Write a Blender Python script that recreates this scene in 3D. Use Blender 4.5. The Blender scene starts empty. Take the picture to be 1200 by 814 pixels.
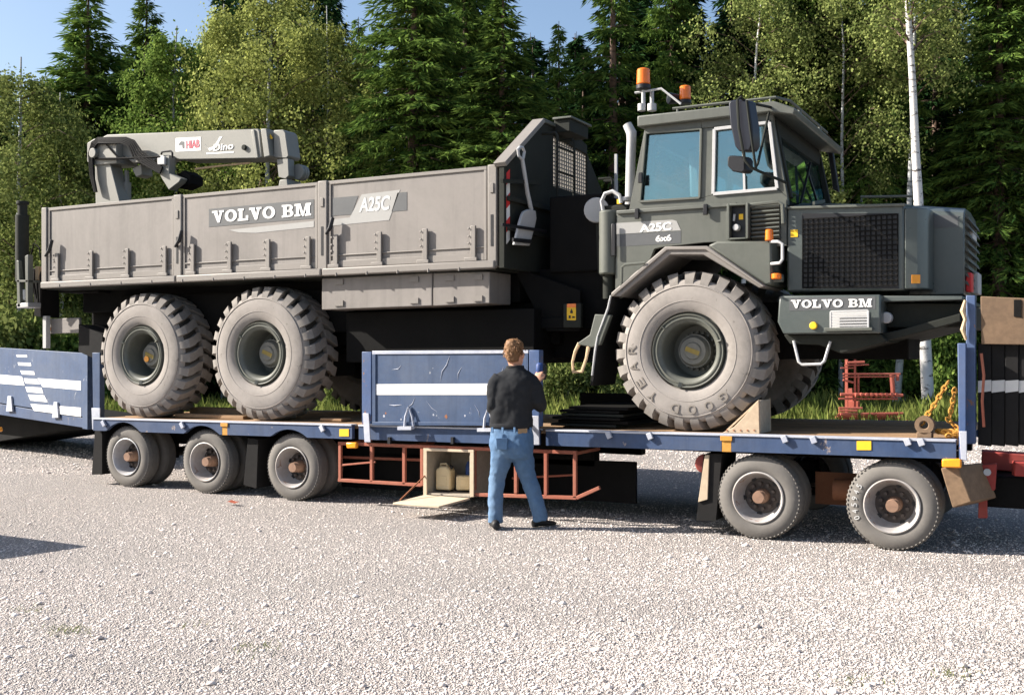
import bpy, bmesh, math, random
import numpy as np
from mathutils import Vector, Matrix
R = math.radians
scene = bpy.context.scene
COL = scene.collection

# ------------------------------------------------------------------ camera, world, sun, exposure
F_PX, CAM_H, YAW, CAM_Y, HOR = 1259.0, 1.68, R(27.9), -9.485, 411.0
SN, CS = math.sin(YAW), math.cos(YAW)
cam_d = bpy.data.cameras.new('camera')
cam = bpy.data.objects.new('camera', cam_d); COL.objects.link(cam)
cam.location = (0, CAM_Y, CAM_H); cam.rotation_euler = (R(90), 0, YAW)
cam_d.sensor_width = 36; cam_d.lens = F_PX / 1200 * 36
cam_d.shift_y = (HOR - 407) / 1200
cam_d.clip_end = 1500; cam_d.clip_start = 0.1
scene.camera = cam

SUN_EL, SUN_TR = R(31), (0.92, 0.392)          # light travels along SUN_TR over the ground
world = bpy.data.worlds.new('World'); scene.world = world; world.use_nodes = True
nt = world.node_tree; nt.nodes.clear()
sky_n = nt.nodes.new('ShaderNodeTexSky'); sky_n.sky_type = 'NISHITA'; sky_n.sun_disc = False
sky_n.sun_elevation = SUN_EL; sky_n.sun_rotation = math.atan2(-SUN_TR[0], -SUN_TR[1])
sky_n.air_density = 1.0; sky_n.dust_density = 2.0; sky_n.ozone_density = 2.0
bg = nt.nodes.new('ShaderNodeBackground'); bg.inputs[1].default_value = 0.078
wo = nt.nodes.new('ShaderNodeOutputWorld')
nt.links.new(sky_n.outputs[0], bg.inputs[0]); nt.links.new(bg.outputs[0], wo.inputs[0])
sun_d = bpy.data.lights.new('sun', 'SUN'); sun_d.energy = 5.0; sun_d.angle = R(0.5); sun_d.color = (1, .935, .85)
sun = bpy.data.objects.new('sun', sun_d); COL.objects.link(sun)
sv = Vector((SUN_TR[0] * math.cos(SUN_EL), SUN_TR[1] * math.cos(SUN_EL), -math.sin(SUN_EL)))
sun.rotation_euler = sv.to_track_quat('-Z', 'Y').to_euler(); sun.location = (-20, -15, 20)
scene.view_settings.view_transform = 'Standard'; scene.view_settings.look = 'None'
scene.view_settings.exposure = 1.36; scene.view_settings.gamma = 1
scene.cycles.max_bounces = 6; scene.cycles.transparent_max_bounces = 12

# ------------------------------------------------------------------ helpers
def P(px, py, Y):                    # photo measurement -> (X, Z) on the upright plane y = Y
    t = (px - 600) / F_PX; d = (Y - CAM_Y) / (CS + t * SN)
    return d * (-SN + t * CS), CAM_H - (py - HOR) / F_PX * d
def P3(px, py, Y):
    x, z = P(px, py, Y); return (x, Y, z)
def C(px, py, d):                    # photo measurement at camera depth d -> point
    r = (px - 600) / F_PX * d
    return Vector((r * CS - d * SN, r * SN + d * CS + CAM_Y, CAM_H - (py - HOR) / F_PX * d))
def G(px, d):                        # ground point at depth d
    v = C(px, HOR, d); v.z = 0; return v
def dz(X): return 0.84 + 0.0114 * (X + 10.9)     # trailer deck height

class MB:
    def __init__(s): s.v = []; s.f = []
    def add(s, vs, fs):
        o = len(s.v); s.v += [tuple(p) for p in vs]; s.f += [tuple(i + o for i in f) for f in fs]; return s
    def hexa(s, p):
        return s.add(p, [(0,3,2,1),(4,5,6,7),(0,1,5,4),(1,2,6,5),(2,3,7,6),(3,0,4,7)])
    def box(s, x0, x1, y0, y1, z0, z1):
        return s.hexa([(x0,y0,z0),(x1,y0,z0),(x1,y1,z0),(x0,y1,z0),(x0,y0,z1),(x1,y0,z1),(x1,y1,z1),(x0,y1,z1)])
    def prism(s, poly, a, b, ax='y'):
        n = len(poly)
        def m(p, t): return (p[0], t, p[1]) if ax == 'y' else ((t, p[0], p[1]) if ax == 'x' else (p[0], p[1], t))
        vs = [m(p, a) for p in poly] + [m(p, b) for p in poly]
        fs = [tuple(range(n)), tuple(range(2*n-1, n-1, -1))] + [(i, i+n, (i+1) % n + n, (i+1) % n) for i in range(n)]
        return s.add(vs, fs)
    def bar(s, p, q, w, h, up=(0,0,1)):
        p, q = Vector(p), Vector(q); d = (q-p).normalized(); up = Vector(up)
        if abs(d.dot(up)) > .98: up = Vector((1,0,0)) if abs(d.x) < .9 else Vector((0,1,0))
        a = d.cross(up).normalized(); b = a.cross(d).normalized(); a *= w/2; b *= h/2
        return s.hexa([p-a-b, p+a-b, p+a+b, p-a+b, q-a-b, q+a-b, q+a+b, q-a+b])
    def cyl(s, p, q, r0, r1=None, n=14, cap=True):
        r1 = r0 if r1 is None else r1
        p, q = Vector(p), Vector(q); d = (q-p).normalized()
        u = d.cross(Vector((0,0,1)) if abs(d.z) < .9 else Vector((1,0,0))).normalized(); w = d.cross(u)
        vs = []
        for c, r in ((p, r0), (q, r1)):
            vs += [c + (u*math.cos(2*math.pi*i/n) + w*math.sin(2*math.pi*i/n))*r for i in range(n)]
        fs = [(i, (i+1) % n, (i+1) % n + n, i+n) for i in range(n)]
        if cap: fs += [tuple(range(n-1, -1, -1)), tuple(range(n, 2*n))]
        return s.add(vs, fs)
    def tube(s, pts, r, n=8, closed=False):
        pts = [Vector(p) for p in pts]; N = len(pts); vs = []; prev = None
        rr = r if isinstance(r, (list, tuple)) else [r]*N
        for i, p in enumerate(pts):
            if closed: d = pts[(i+1) % N] - pts[i-1]
            else: d = pts[min(i+1, N-1)] - pts[max(i-1, 0)]
            d.normalize()
            if prev is None: u = d.cross(Vector((0,0,1)) if abs(d.z) < .9 else Vector((1,0,0))).normalized()
            else: u = (prev - d*prev.dot(d)).normalized()
            prev = u; w = d.cross(u)
            vs += [p + (u*math.cos(2*math.pi*k/n) + w*math.sin(2*math.pi*k/n))*rr[i] for k in range(n)]
        fs = []
        for i in range(N if closed else N-1):
            a, b = i*n, ((i+1) % N)*n
            fs += [(a+k, a+(k+1) % n, b+(k+1) % n, b+k) for k in range(n)]
        if not closed: fs += [tuple(range(n-1, -1, -1)), tuple(range((N-1)*n, N*n))]
        return s.add(vs, fs)
    def lathe(s, prof, c=(0,0,0), n=40, a0=0, a1=2*math.pi, ax='y'):   # prof: (radius, along axis)
        full = abs(a1-a0-2*math.pi) < 1e-6; m = n if full else n+1; vs = []
        for r, y in prof:
            for i in range(m):
                a = a0 + (a1-a0)*i/n
                x, z = r*math.cos(a), r*math.sin(a)
                vs.append((c[0]+x, c[1]+y, c[2]+z) if ax == 'y' else ((c[0]+x, c[1]+z, c[2]+y) if ax == 'z' else (c[0]+y, c[1]+x, c[2]+z)))
        fs = []
        for j in range(len(prof)-1):
            for i in range(n if full else n):
                i2 = (i+1) % m
                if prof[j][0] < 1e-6 and prof[j+1][0] < 1e-6: continue
                fs.append((j*m+i, j*m+i2, (j+1)*m+i2, (j+1)*m+i))
        return s.add(vs, fs)
    def rings(s, rs, n=16, cap=True):         # rs: list of lists of n points
        o = len(s.v)
        for r in rs: s.v += [tuple(p) for p in r]
        for j in range(len(rs)-1):
            for i in range(n):
                s.f.append((o+j*n+i, o+j*n+(i+1) % n, o+(j+1)*n+(i+1) % n, o+(j+1)*n+i))
        if cap: s.f += [tuple(o+i for i in range(n-1, -1, -1)), tuple(o+(len(rs)-1)*n+i for i in range(n))]
        return s
    def mesh(s, name, smooth=35, weld=False):
        me = bpy.data.meshes.new(name); me.from_pydata(s.v, [], s.f)
        bm = bmesh.new(); bm.from_mesh(me)
        if weld: bmesh.ops.remove_doubles(bm, verts=bm.verts, dist=1e-4)
        bmesh.ops.recalc_face_normals(bm, faces=bm.faces); bm.to_mesh(me); bm.free()
        if smooth:
            me.shade_smooth(); me.set_sharp_from_angle(angle=R(smooth))
        return me
    def build(s, name, mat, parent=None, bevel=0, smooth=35, local=False, weld=False):
        me = s.mesh(name, smooth, weld); me.materials.append(mat)
        return link(name, me, parent, bevel, local)

def link(name, me, parent=None, bevel=0, local=False):
    o = bpy.data.objects.new(name, me); COL.objects.link(o)
    if parent is not None:
        o.parent = parent
        if not local: o.matrix_parent_inverse = world_of(parent).inverted()
    if bevel:
        b = o.modifiers.new('bevel', 'BEVEL'); b.width = bevel; b.segments = 2; b.limit_method = 'ANGLE'; b.angle_limit = R(40)
        b.use_clamp_overlap = True
    return o
def world_of(o):
    m = Matrix.LocRotScale(o.location, o.rotation_euler, o.scale)
    return m if o.parent is None else world_of(o.parent) @ o.matrix_parent_inverse @ m
def tag(o, label=None, cat=None, group=None, kind=None):
    if label: o['label'] = label
    if cat: o['category'] = cat
    if group: o['group'] = group
    if kind: o['kind'] = kind
    return o
def thing(name, label, cat, loc=(0,0,0), group=None):
    o = bpy.data.objects.new(name, None); COL.objects.link(o); o.location = loc; o.empty_display_size = .2
    return tag(o, label, cat, group)
def sub(name, parent, loc=None):      # an Empty used as a part with sub-parts
    o = bpy.data.objects.new(name, None); COL.objects.link(o); o.parent = parent; o.empty_display_size = .1
    if loc is None: o.matrix_parent_inverse = world_of(parent).inverted()
    else: o.location = Vector(loc) - Vector(parent.location)
    return o
def copy_tree(o, parent=None):
    c = o.copy(); COL.objects.link(c)
    if parent is not None: c.parent = parent
    for ch in list(o.children): copy_tree(ch, c)
    return c
rnd = random.Random(7)

# ------------------------------------------------------------------ materials
def newmat(name):
    m = bpy.data.materials.new(name); m.use_nodes = True; t = m.node_tree
    return m, t, t.nodes['Principled BSDF']
def N(t, typ, **kw):
    n = t.nodes.new(typ)
    for k, v in kw.items():
        if k in n.inputs: n.inputs[k].default_value = v
        else: setattr(n, k, v)
    return n
def noise(t, scale, detail=4, rough=.6, vec=None, dist=0.0):
    n = N(t, 'ShaderNodeTexNoise', Scale=scale, Detail=detail, Roughness=rough, Distortion=dist)
    if vec is not None: t.links.new(vec, n.inputs['Vector'])
    return n.outputs['Fac']
def coords(t, scale=(1,1,1)):
    tc = N(t, 'ShaderNodeTexCoord'); mp = N(t, 'ShaderNodeMapping'); mp.inputs['Scale'].default_value = scale
    t.links.new(tc.outputs['Object'], mp.inputs['Vector']); return mp.outputs['Vector']
def ramp(t, fac, a, b, ca=(0,0,0,1), cb=(1,1,1,1)):
    r = N(t, 'ShaderNodeValToRGB'); e = r.color_ramp.elements
    e[0].position, e[1].position, e[0].color, e[1].color = a, b, ca, cb
    t.links.new(fac, r.inputs[0]); return r.outputs[0]
def mix(t, fac, a, b, mode='MIX'):
    m = N(t, 'ShaderNodeMix', data_type='RGBA', blend_type=mode)
    for sock, v in ((m.inputs[0], fac), (m.inputs[6], a), (m.inputs[7], b)):
        if hasattr(v, 'is_output'): t.links.new(v, sock)
        else: sock.default_value = v if not isinstance(v, tuple) or len(v) == 4 else (*v, 1)
    return m.outputs[2]
def bump(t, bs, h, strength=.3, dist=.01):
    b = N(t, 'ShaderNodeBump', Strength=strength, Distance=dist)
    t.links.new(h, b.inputs['Height']); t.links.new(b.outputs[0], bs.inputs['Normal'])
def k(c, f): return tuple(min(1, x*f) for x in c)
def paint(name, col, rough=.5, var=.18, dust=None, dust_amt=.35, chips=None, chip_at=.66, metal=0, bmp=.05, spec=.35, streak=0):
    m, t, bs = newmat(name)
    v = coords(t); n1 = noise(t, 2.3, 5, .65, v); n2 = noise(t, 22, 3, .6, v)
    c = mix(t, n1, k(col, 1-var), k(col, 1+var)); c = mix(t, ramp(t, n2, .35, .75), c, mix(t, .5, c, k(col, 1+2*var)))
    if dust:
        n3 = noise(t, .9, 6, .7, v, .4); d = N(t, 'ShaderNodeMath', operation='MULTIPLY'); t.links.new(ramp(t, n3, .35, .72), d.inputs[0]); d.inputs[1].default_value = dust_amt
        c = mix(t, d.outputs[0], c, dust)
    if streak:
        vs_ = coords(t, (7, 7, .45)); n5 = noise(t, 1.0, 5, .7, vs_); sm = N(t, 'ShaderNodeMath', operation='MULTIPLY'); t.links.new(ramp(t, n5, .48, .72), sm.inputs[0]); sm.inputs[1].default_value = streak
        c = mix(t, sm.outputs[0], c, k(col, .55))
    if chips:
        v2 = coords(t, (1, 1, .55)); n4 = noise(t, 9, 8, .72, v2, .6)
        c = mix(t, ramp(t, n4, chip_at, chip_at+.03), c, chips)
    t.links.new(c, bs.inputs['Base Color'])
    r = N(t, 'ShaderNodeMapRange'); t.links.new(n1, r.inputs[0]); r.inputs[3].default_value = max(.05, rough-.12); r.inputs[4].default_value = min(1, rough+.15)
    t.links.new(r.outputs[0], bs.inputs['Roughness'])
    bs.inputs['Metallic'].default_value = metal; bs.inputs['Specular IOR Level'].default_value = spec
    if bmp: bump(t, bs, n1, bmp, .02)
    return m
DUST = (.34, .30, .26)
M = {}
M['olive'] = paint('dusty_olive_paint', (.080, .087, .073), .5, .14, (.145, .14, .122), .4)
M['bed'] = paint('sun_bleached_bed_paint', (.165, .150, .136), .6, .10, (.26, .235, .215), .75, chips=(.10, .085, .07), chip_at=.70, bmp=.1, streak=.35)
M['bed_rail'] = paint('bed_rail_paint', (.185, .168, .150), .55, .1, (.26, .235, .215), .4)
M['cab'] = paint('cab_paint', (.090, .096, .082), .38, .1, (.16, .158, .14), .55, chips=(.15, .148, .135), chip_at=.66, streak=.3)
M['hood'] = paint('shade_toned_hood_paint', (.062, .074, .070), .3, .12, (.10, .105, .095), .4, spec=.5)  # cab shade on the hood put in as a darker, bluer tone
M['dark'] = paint('shade_blackened_chassis', (.006, .006, .006), .8, .3, (.02, .018, .016), .4, spec=.08)  # near-black, so the deep shade underneath is already in the colour
M['darkolive'] = paint('shade_darkened_olive', (.022, .024, .020), .7, .2, (.04, .037, .032), .3, spec=.12)  # olive darkened in colour for the shade on the headboard front
M['black'] = paint('black_plastic', (.012, .012, .014), .45, .2)
M['blackrub'] = paint('black_rubber', (.011, .011, .011), .8, .3, (.035, .03, .028), .3, spec=.12)
M['rubber'] = paint('dusty_tyre_rubber', (.205, .186, .168), .9, .2, (.35, .32, .295), .85, chips=(.15, .135, .12), chip_at=.62, bmp=.15, spec=.15)
M['tread'] = paint('dusty_tread_rubber', (.175, .16, .145), .9, .25, (.30, .275, .25), .6, bmp=.12, spec=.15)
M['ttyre'] = paint('trailer_tyre_rubber', (.125, .116, .106), .85, .15, (.21, .195, .175), .6, bmp=.1, spec=.2)
M['hubyellow'] = paint('grimy_yellow_hub_paint', (.26, .19, .04), .7, .3, (.15, .13, .1), .5)
M['rim'] = paint('dark_rim', (.095, .10, .085), .42, .15, (.2, .18, .15), .2)
M['hubm'] = paint('hub_grey', (.13, .13, .115), .5, .2, DUST, .3)
M['silver'] = paint('silver_rim', (.40, .40, .41), .5, .2, (.22, .18, .14), .4, metal=.2)
M['rust'] = paint('rust', (.22, .085, .04), .85, .35, (.33, .16, .09), .5, bmp=.2)
M['rustrim'] = paint('rusty_silver_rim', (.38, .37, .36), .55, .25, (.2, .13, .09), .6, chips=(.2, .085, .04), chip_at=.63, metal=.2)
M['rustred'] = paint('rust_red_primer', (.27, .075, .045), .75, .25, (.33, .17, .11), .5, bmp=.15)
M['brightred'] = paint('red_oxide_frame', (.36, .085, .055), .7, .2, (.4, .2, .15), .3)
M['drawred'] = paint('drawbar_red', (.25, .03, .025), .6, .25, (.2, .12, .09), .3)
M['blue'] = paint('worn_blue_paint', (.024, .052, .118), .5, .25, (.11, .13, .17), .6, chips=(.30, .31, .34), chip_at=.645, streak=.4)
M['bluebeam'] = paint('blue_beam_paint', (.022, .048, .115), .5, .25, (.10, .115, .15), .6, chips=(.24, .20, .19), chip_at=.64, streak=.4)
M['bluerust'] = paint('rusty_blue_paint', (.036, .075, .18), .5, .2, (.16, .17, .2), .4, chips=(.26, .12, .05), chip_at=.59)
M['worn'] = paint('worn_and_lit_edge_steel', (.42, .43, .47), .55, .2, (.2, .24, .35), .6, metal=.2)
M['treadbase'] = paint('shade_toned_tread_base', (.05, .045, .04), .95, .3, (.11, .1, .085), .5, spec=.1)  # shade between the lugs put into the base colour
M['white'] = paint('white_paint', (.78, .77, .74), .5, .06, (.52, .51, .50), .4, chips=(.45, .44, .43), chip_at=.675)
M['offwhite'] = paint('faded_white', (.5, .5, .49), .55, .06)
M['decalgrey'] = paint('grey_decal', (.085, .088, .09), .5, .08)
M['decalpale'] = paint('pale_grey_decal', (.31, .305, .29), .5, .05)
M['wood'] = paint('worn_deck_wood', (.24, .15, .085), .9, .3, (.34, .25, .17), .5, bmp=.25, spec=.1)
M['plywood'] = paint('weathered_plywood', (.17, .11, .065), .85, .4, (.07, .048, .034), .7, bmp=.3)
M['yellow'] = paint('yellow_sticker', (.75, .45, .02), .5, .08)
M['amber'] = paint('amber_lens', (.80, .30, .015), .25, .08, spec=.6)
M['orange'] = paint('orange_beacon', (.80, .17, .01), .2, .08, spec=.6)
M['redp'] = paint('red_stripe', (.6, .03, .03), .5, .08)
M['steel'] = paint('bare_steel', (.40, .40, .41), .4, .15, (.3, .27, .24), .3, metal=.4)
M['gal'] = paint('pale_grey_metal', (.42, .42, .42), .5, .1, (.35, .33, .3), .3)
M['crane'] = paint('crane_paint', (.20, .195, .172), .5, .08, (.27, .26, .23), .35)
M['cream'] = paint('cream_plastic', (.62, .50, .30), .5, .08, (.4, .3, .18), .4)
M['flapwood'] = paint('pale_worn_wood', (.50, .41, .30), .8, .15, (.33, .24, .15), .5)
M['boxin'] = paint('dirty_box_lining', (.34, .30, .24), .8, .25, (.15, .12, .1), .5)
M['chainy'] = paint('yellow_rust_chain', (.50, .25, .04), .7, .25, (.3, .13, .04), .5)
M['tan'] = paint('tan_rope', (.5, .36, .22), .85, .2)
M['skin'] = paint('skin', (.50, .26, .17), .55, .08)
M['hair'] = paint('brown_hair', (.12, .058, .024), .65, .5, (.25, .135, .06), .6, bmp=.6)
M['sweater'] = paint('black_sweater', (.021, .022, .024), .92, .25, spec=.1)
M['jeans'] = paint('blue_denim', (.060, .115, .205), .9, .3, (.17, .245, .34), .7, bmp=.2, spec=.1)
M['shoe'] = paint('black_shoe', (.015, .014, .014), .6, .2)
M['leather'] = paint('tan_patch', (.3, .19, .1), .7, .1)
M['navy'] = paint('navy_plastic', (.02, .05, .17), .5, .1)
M['carblue'] = paint('dark_car_paint', (.03, .05, .09), .3, .05)
def glass_mat():
    m, t, bs = newmat('tinted_glass'); t.nodes.remove(bs)
    out = t.nodes['Material Output']
    tr = N(t, 'ShaderNodeBsdfTransparent'); tr.inputs[0].default_value = (.42, .62, .68, 1)
    gl = N(t, 'ShaderNodeBsdfGlossy'); gl.inputs['Roughness'].default_value = .03; gl.inputs[0].default_value = (.70, .97, 1, 1)
    fr = N(t, 'ShaderNodeFresnel'); fr.inputs[0].default_value = 1.65
    ad = N(t, 'ShaderNodeMath', operation='ADD'); t.links.new(fr.outputs[0], ad.inputs[0]); ad.inputs[1].default_value = .17
    mx = N(t, 'ShaderNodeMixShader'); t.links.new(ad.outputs[0], mx.inputs[0]); t.links.new(tr.outputs[0], mx.inputs[1]); t.links.new(gl.outputs[0], mx.inputs[2])
    dd = N(t, 'ShaderNodeBsdfDiffuse'); dd.inputs[0].default_value = (.30, .29, .26, 1); v = coords(t); n1 = noise(t, 2.2, 6, .75, v, .8)
    sc = N(t, 'ShaderNodeMath', operation='MULTIPLY'); t.links.new(ramp(t, n1, .42, .78), sc.inputs[0]); sc.inputs[1].default_value = .16
    m2 = N(t, 'ShaderNodeMixShader'); t.links.new(sc.outputs[0], m2.inputs[0]); t.links.new(mx.outputs[0], m2.inputs[1]); t.links.new(dd.outputs[0], m2.inputs[2])
    t.links.new(m2.outputs[0], out.inputs[0]); return m
M['glass'] = glass_mat()
def mirror_mat():
    m, t, bs = newmat('mirror_back'); bs.inputs['Base Color'].default_value = (.012, .013, .02, 1); bs.inputs['Roughness'].default_value = .35; return m
M['mirror'] = mirror_mat()
def leaf_mat(name, c1, c2, trans=.35, hue=.0):
    m, t, bs = newmat(name); t.nodes.remove(bs); out = t.nodes['Material Output']
    ge = N(t, 'ShaderNodeNewGeometry'); oi = N(t, 'ShaderNodeObjectInfo')
    v = coords(t); n = noise(t, .55, 3, .6, v)
    a = N(t, 'ShaderNodeMath', operation='ADD'); t.links.new(ge.outputs['Random Per Island'], a.inputs[0]); t.links.new(n, a.inputs[1])
    h = N(t, 'ShaderNodeMath', operation='MULTIPLY_ADD'); t.links.new(a.outputs[0], h.inputs[0]); h.inputs[1].default_value = .7; h.inputs[2].default_value = -.2
    c = mix(t, ramp(t, h.outputs[0], .05, .95), c1, c2)
    vv = N(t, 'ShaderNodeMapRange'); t.links.new(oi.outputs['Random'], vv.inputs[0]); vv.inputs[3].default_value = .8; vv.inputs[4].default_value = 1.15
    hs = N(t, 'ShaderNodeHueSaturation'); t.links.new(c, hs.inputs['Color']); t.links.new(vv.outputs[0], hs.inputs['Value'])
    df = N(t, 'ShaderNodeBsdfDiffuse'); tl = N(t, 'ShaderNodeBsdfTranslucent'); mx = N(t, 'ShaderNodeMixShader'); mx.inputs[0].default_value = trans
    t.links.new(hs.outputs[0], df.inputs[0]); t.links.new(hs.outputs[0], tl.inputs[0])
    t.links.new(df.outputs[0], mx.inputs[1]); t.links.new(tl.outputs[0], mx.inputs[2]); t.links.new(mx.outputs[0], out.inputs[0]); return m
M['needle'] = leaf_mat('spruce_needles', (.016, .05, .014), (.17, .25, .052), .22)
M['needle_shaded'] = leaf_mat('shaded_spruce_needles', (.007, .026, .010), (.034, .07, .022), .15)  # darkened copy of the needles, carrying the shade deep in the wood
M['birchleaf'] = leaf_mat('birch_leaves', (.05, .085, .02), (.34, .38, .125), .28)
M['birchyellow'] = leaf_mat('turning_birch_leaves', (.075, .10, .022), (.40, .43, .13), .26)
M['greenleaf'] = leaf_mat('broad_green_leaves', (.04, .09, .018), (.22, .30, .07), .28)
M['grassm'] = leaf_mat('grass_blades', (.055, .09, .018), (.21, .23, .065), .3)
def bark_mat(name, base, mark, at):
    m, t, bs = newmat(name); v = coords(t, (3, 3, 9)); n = noise(t, 1.0, 6, .75, v); n2 = noise(t, 1.6, 3, .6, coords(t))
    c = mix(t, ramp(t, n, at, at+.05), base, mark); c = mix(t, ramp(t, n2, .3, .8), c, mix(t, .4, c, k(base, .55)))
    t.links.new(c, bs.inputs['Base Color']); bs.inputs['Roughness'].default_value = .85; bump(t, bs, n, .4, .02); return m
M['birchbark'] = bark_mat('birch_bark', (.68, .66, .63), (.06, .05, .045), .545)
M['greybark'] = bark_mat('grey_birch_bark', (.36, .37, .37), (.05, .045, .04), .55)
M['sprucebark'] = bark_mat('spruce_bark', (.16, .10, .07), (.05, .035, .025), .5)
def gravel_mat():
    m, t, bs = newmat('pale_gravel'); v = coords(t)
    def vor(s):
        a = N(t, 'ShaderNodeTexVoronoi', Scale=s); t.links.new(v, a.inputs['Vector']); return a
    a, b = vor(42), vor(95)
    c = mix(t, a.outputs['Color'], (.64, .555, .50), (.90, .81, .745)); c = mix(t, .45, c, mix(t, b.outputs['Color'], (.60, .52, .47), (.90, .81, .745)))
    big = noise(t, .35, 5, .65, v); c = mix(t, ramp(t, big, .3, .75), c, mix(t, .35, c, (.56, .47, .40)))
    fine = noise(t, 170, 3, .7, v); c = mix(t, ramp(t, fine, .40, .28), c, (.36, .33, .31))
    t.links.new(c, bs.inputs['Base Color']); bs.inputs['Roughness'].default_value = .95; bs.inputs['Specular IOR Level'].default_value = .15
    h = N(t, 'ShaderNodeMath', operation='ADD'); t.links.new(a.outputs['Distance'], h.inputs[0]); t.links.new(b.outputs['Distance'], h.inputs[1])
    inv = N(t, 'ShaderNodeMath', operation='MULTIPLY'); t.links.new(h.outputs[0], inv.inputs[0]); inv.inputs[1].default_value = -1
    bump(t, bs, inv.outputs[0], 1.0, .025); return m
M['gravel'] = gravel_mat()
def stone_mat():
    m, t, bs = newmat('gravel_stones'); ge = N(t, 'ShaderNodeNewGeometry')
    r = N(t, 'ShaderNodeValToRGB'); e = r.color_ramp.elements
    e[0].position, e[0].color = 0, (.36, .325, .305, 1); e[1].position, e[1].color = 1, (.86, .785, .73, 1)
    for p_, c_ in ((.12, (.54, .465, .42, 1)), (.45, (.68, .60, .545, 1)), (.75, (.74, .65, .585, 1))):
        x = e.new(p_); x.color = c_
    t.links.new(ge.outputs['Random Per Island'], r.inputs[0]); t.links.new(r.outputs[0], bs.inputs['Base Color'])
    bs.inputs['Roughness'].default_value = .9; bs.inputs['Specular IOR Level'].default_value = .2; return m
M['stone'] = stone_mat()
M['forestfloor'] = paint('forest_floor', (.045, .055, .02), .95, .4, (.09, .08, .04), .5, bmp=.3)
# ------------------------------------------------------------------ setting: ground, verge, gravel stones
def np_mesh(name, verts, faces, mat, smooth=False):
    me = bpy.data.meshes.new(name); nv, nf, kk = len(verts), len(faces), faces.shape[1]
    me.vertices.add(nv); me.vertices.foreach_set('co', verts.astype(np.float32).ravel())
    me.loops.add(nf*kk); me.loops.foreach_set('vertex_index', faces.astype(np.int32).ravel())
    me.polygons.add(nf); me.polygons.foreach_set('loop_start', np.arange(0, nf*kk, kk, dtype=np.int32))
    me.update(calc_edges=True); me.materials.append(mat)
    if smooth: me.shade_smooth()
    return me
gr = MB().add([(-300,-200,0),(300,-200,0),(300,400,0),(-300,400,0)], [(0,1,2,3)]).build('gravel_ground', M['gravel'], smooth=0); gr['kind'] = 'structure'
edge = []
rg = random.Random(3)
for i in range(61):
    px = -1500 + i*70; edge.append(G(px, 24.2 + rg.uniform(-.7, .7)))
vs = [(p.x, p.y, .006) for p in edge] + [(p.x, p.y, .006) for p in (G(-1500+i*70, 160) for i in range(61))]
vg = MB().add(vs, [(i, i+1, 62+i, 61+i) for i in range(60)]).build('forest_ground', M['forestfloor'], smooth=0); vg['kind'] = 'structure'

rs = np.random.default_rng(11)
def cam_ground(px, d):                      # arrays
    r = (px-600)/F_PX*d
    return r*CS - d*SN, r*SN + d*CS + CAM_Y
def stones(n, dmin, dmax, smin, smax, power):
    u = rs.random(n); d = dmin*(dmax/dmin)**(u**power)
    px = rs.uniform(-330, 1560, n); x, y = cam_ground(px, d)
    fld = np.sin(y*2.6+.5*np.sin(x*.7))+.8*np.sin(x*1.1+y*.9+1.3*np.sin(y*.8))+.6*np.sin(x*3.1-y*2.2)
    kp = rs.random(n) < .76+.17*fld; d, px, x, y = d[kp], px[kp], x[kp], y[kp]; n = len(d)
    s = smin*(smax/smin)**(rs.random(n)**2.4)
    base = np.array([(1,0,0),(0,1,0),(-1,0,0),(0,-1,0),(0,0,1),(0,0,-1)], float)
    v = base[None]*(1+rs.uniform(-.35,.35,(n,6,1)))*s[:,None,None]
    v[:,:,2] *= .5; a = rs.uniform(0, 6.28, n); ca, sa = np.cos(a)[:,None], np.sin(a)[:,None]
    tx = rs.uniform(-.5,.5,n)[:,None]; vx = v[:,:,0]+tx*v[:,:,2]; vy = v[:,:,1]
    X = vx*ca - vy*sa + x[:,None]; Y = vx*sa + vy*ca + y[:,None]; Z = v[:,:,2] + (s*rs.uniform(-.12,.25,n))[:,None]
    V = np.stack([X,Y,Z], -1).reshape(-1,3)
    f = np.array([(0,1,4),(1,2,4),(2,3,4),(3,0,4),(1,0,5),(2,1,5),(3,2,5),(0,3,5)])
    return V, (f[None]+6*np.arange(n)[:,None,None]).reshape(-1,3)
V1, F1 = stones(310000, 4.9, 15.5, .004, .0135, 1.0)
V2, F2 = stones(1900, 4.9, 17, .016, .034, 1.0)
V3, F3 = stones(62000, 14.5, 23.8, .010, .026, .8)
so = link('gravel', np_mesh('gravel', np.vstack([V1, V2, V3]), np.vstack([F1, F2+len(V1), F3+len(V1)+len(V2)]), M['stone'])); so['kind'] = 'stuff'

def blades(n, pxa, pxb, da, db, hmin, hmax, mat, name, wid=.012):
    d = rs.uniform(da, db, n); px = rs.uniform(pxa, pxb, n); x, y = cam_ground(px, d)
    cl = np.sin(x*1.7)+np.sin(y*2.3+x*.6)+np.sin(x*.43+1)
    h = (hmin+(hmax-hmin)*rs.random(n)**1.6)*(.75+.18*cl).clip(.25, 1.4)
    a = rs.uniform(0, 6.28, n); le = rs.uniform(0, .5, n)*h; b = rs.uniform(0, 6.28, n); w = wid*rs.uniform(.6,1.6,n)
    c, s = np.cos(a)*w, np.sin(a)*w; lx, ly = np.cos(b)*le, np.sin(b)*le; z0 = np.zeros(n)
    V = np.stack([np.stack([x-c,y-s,z0],-1), np.stack([x+c,y+s,z0],-1), np.stack([x+lx*.35+c*.8,y+ly*.35+s*.8,h*.6],-1), np.stack([x+lx,y+ly,h],-1)], 1).reshape(-1,3)
    F_ = np.array([0,1,2,3])[None]+4*np.arange(n)[:,None]
    o = link(name, np_mesh(name, V, F_, mat)); o['kind'] = 'stuff'; return o
blades(42000, -150, 1350, 24.0, 33, .12, .75, M['grassm'], 'grass', .014)
tv = []
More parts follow.
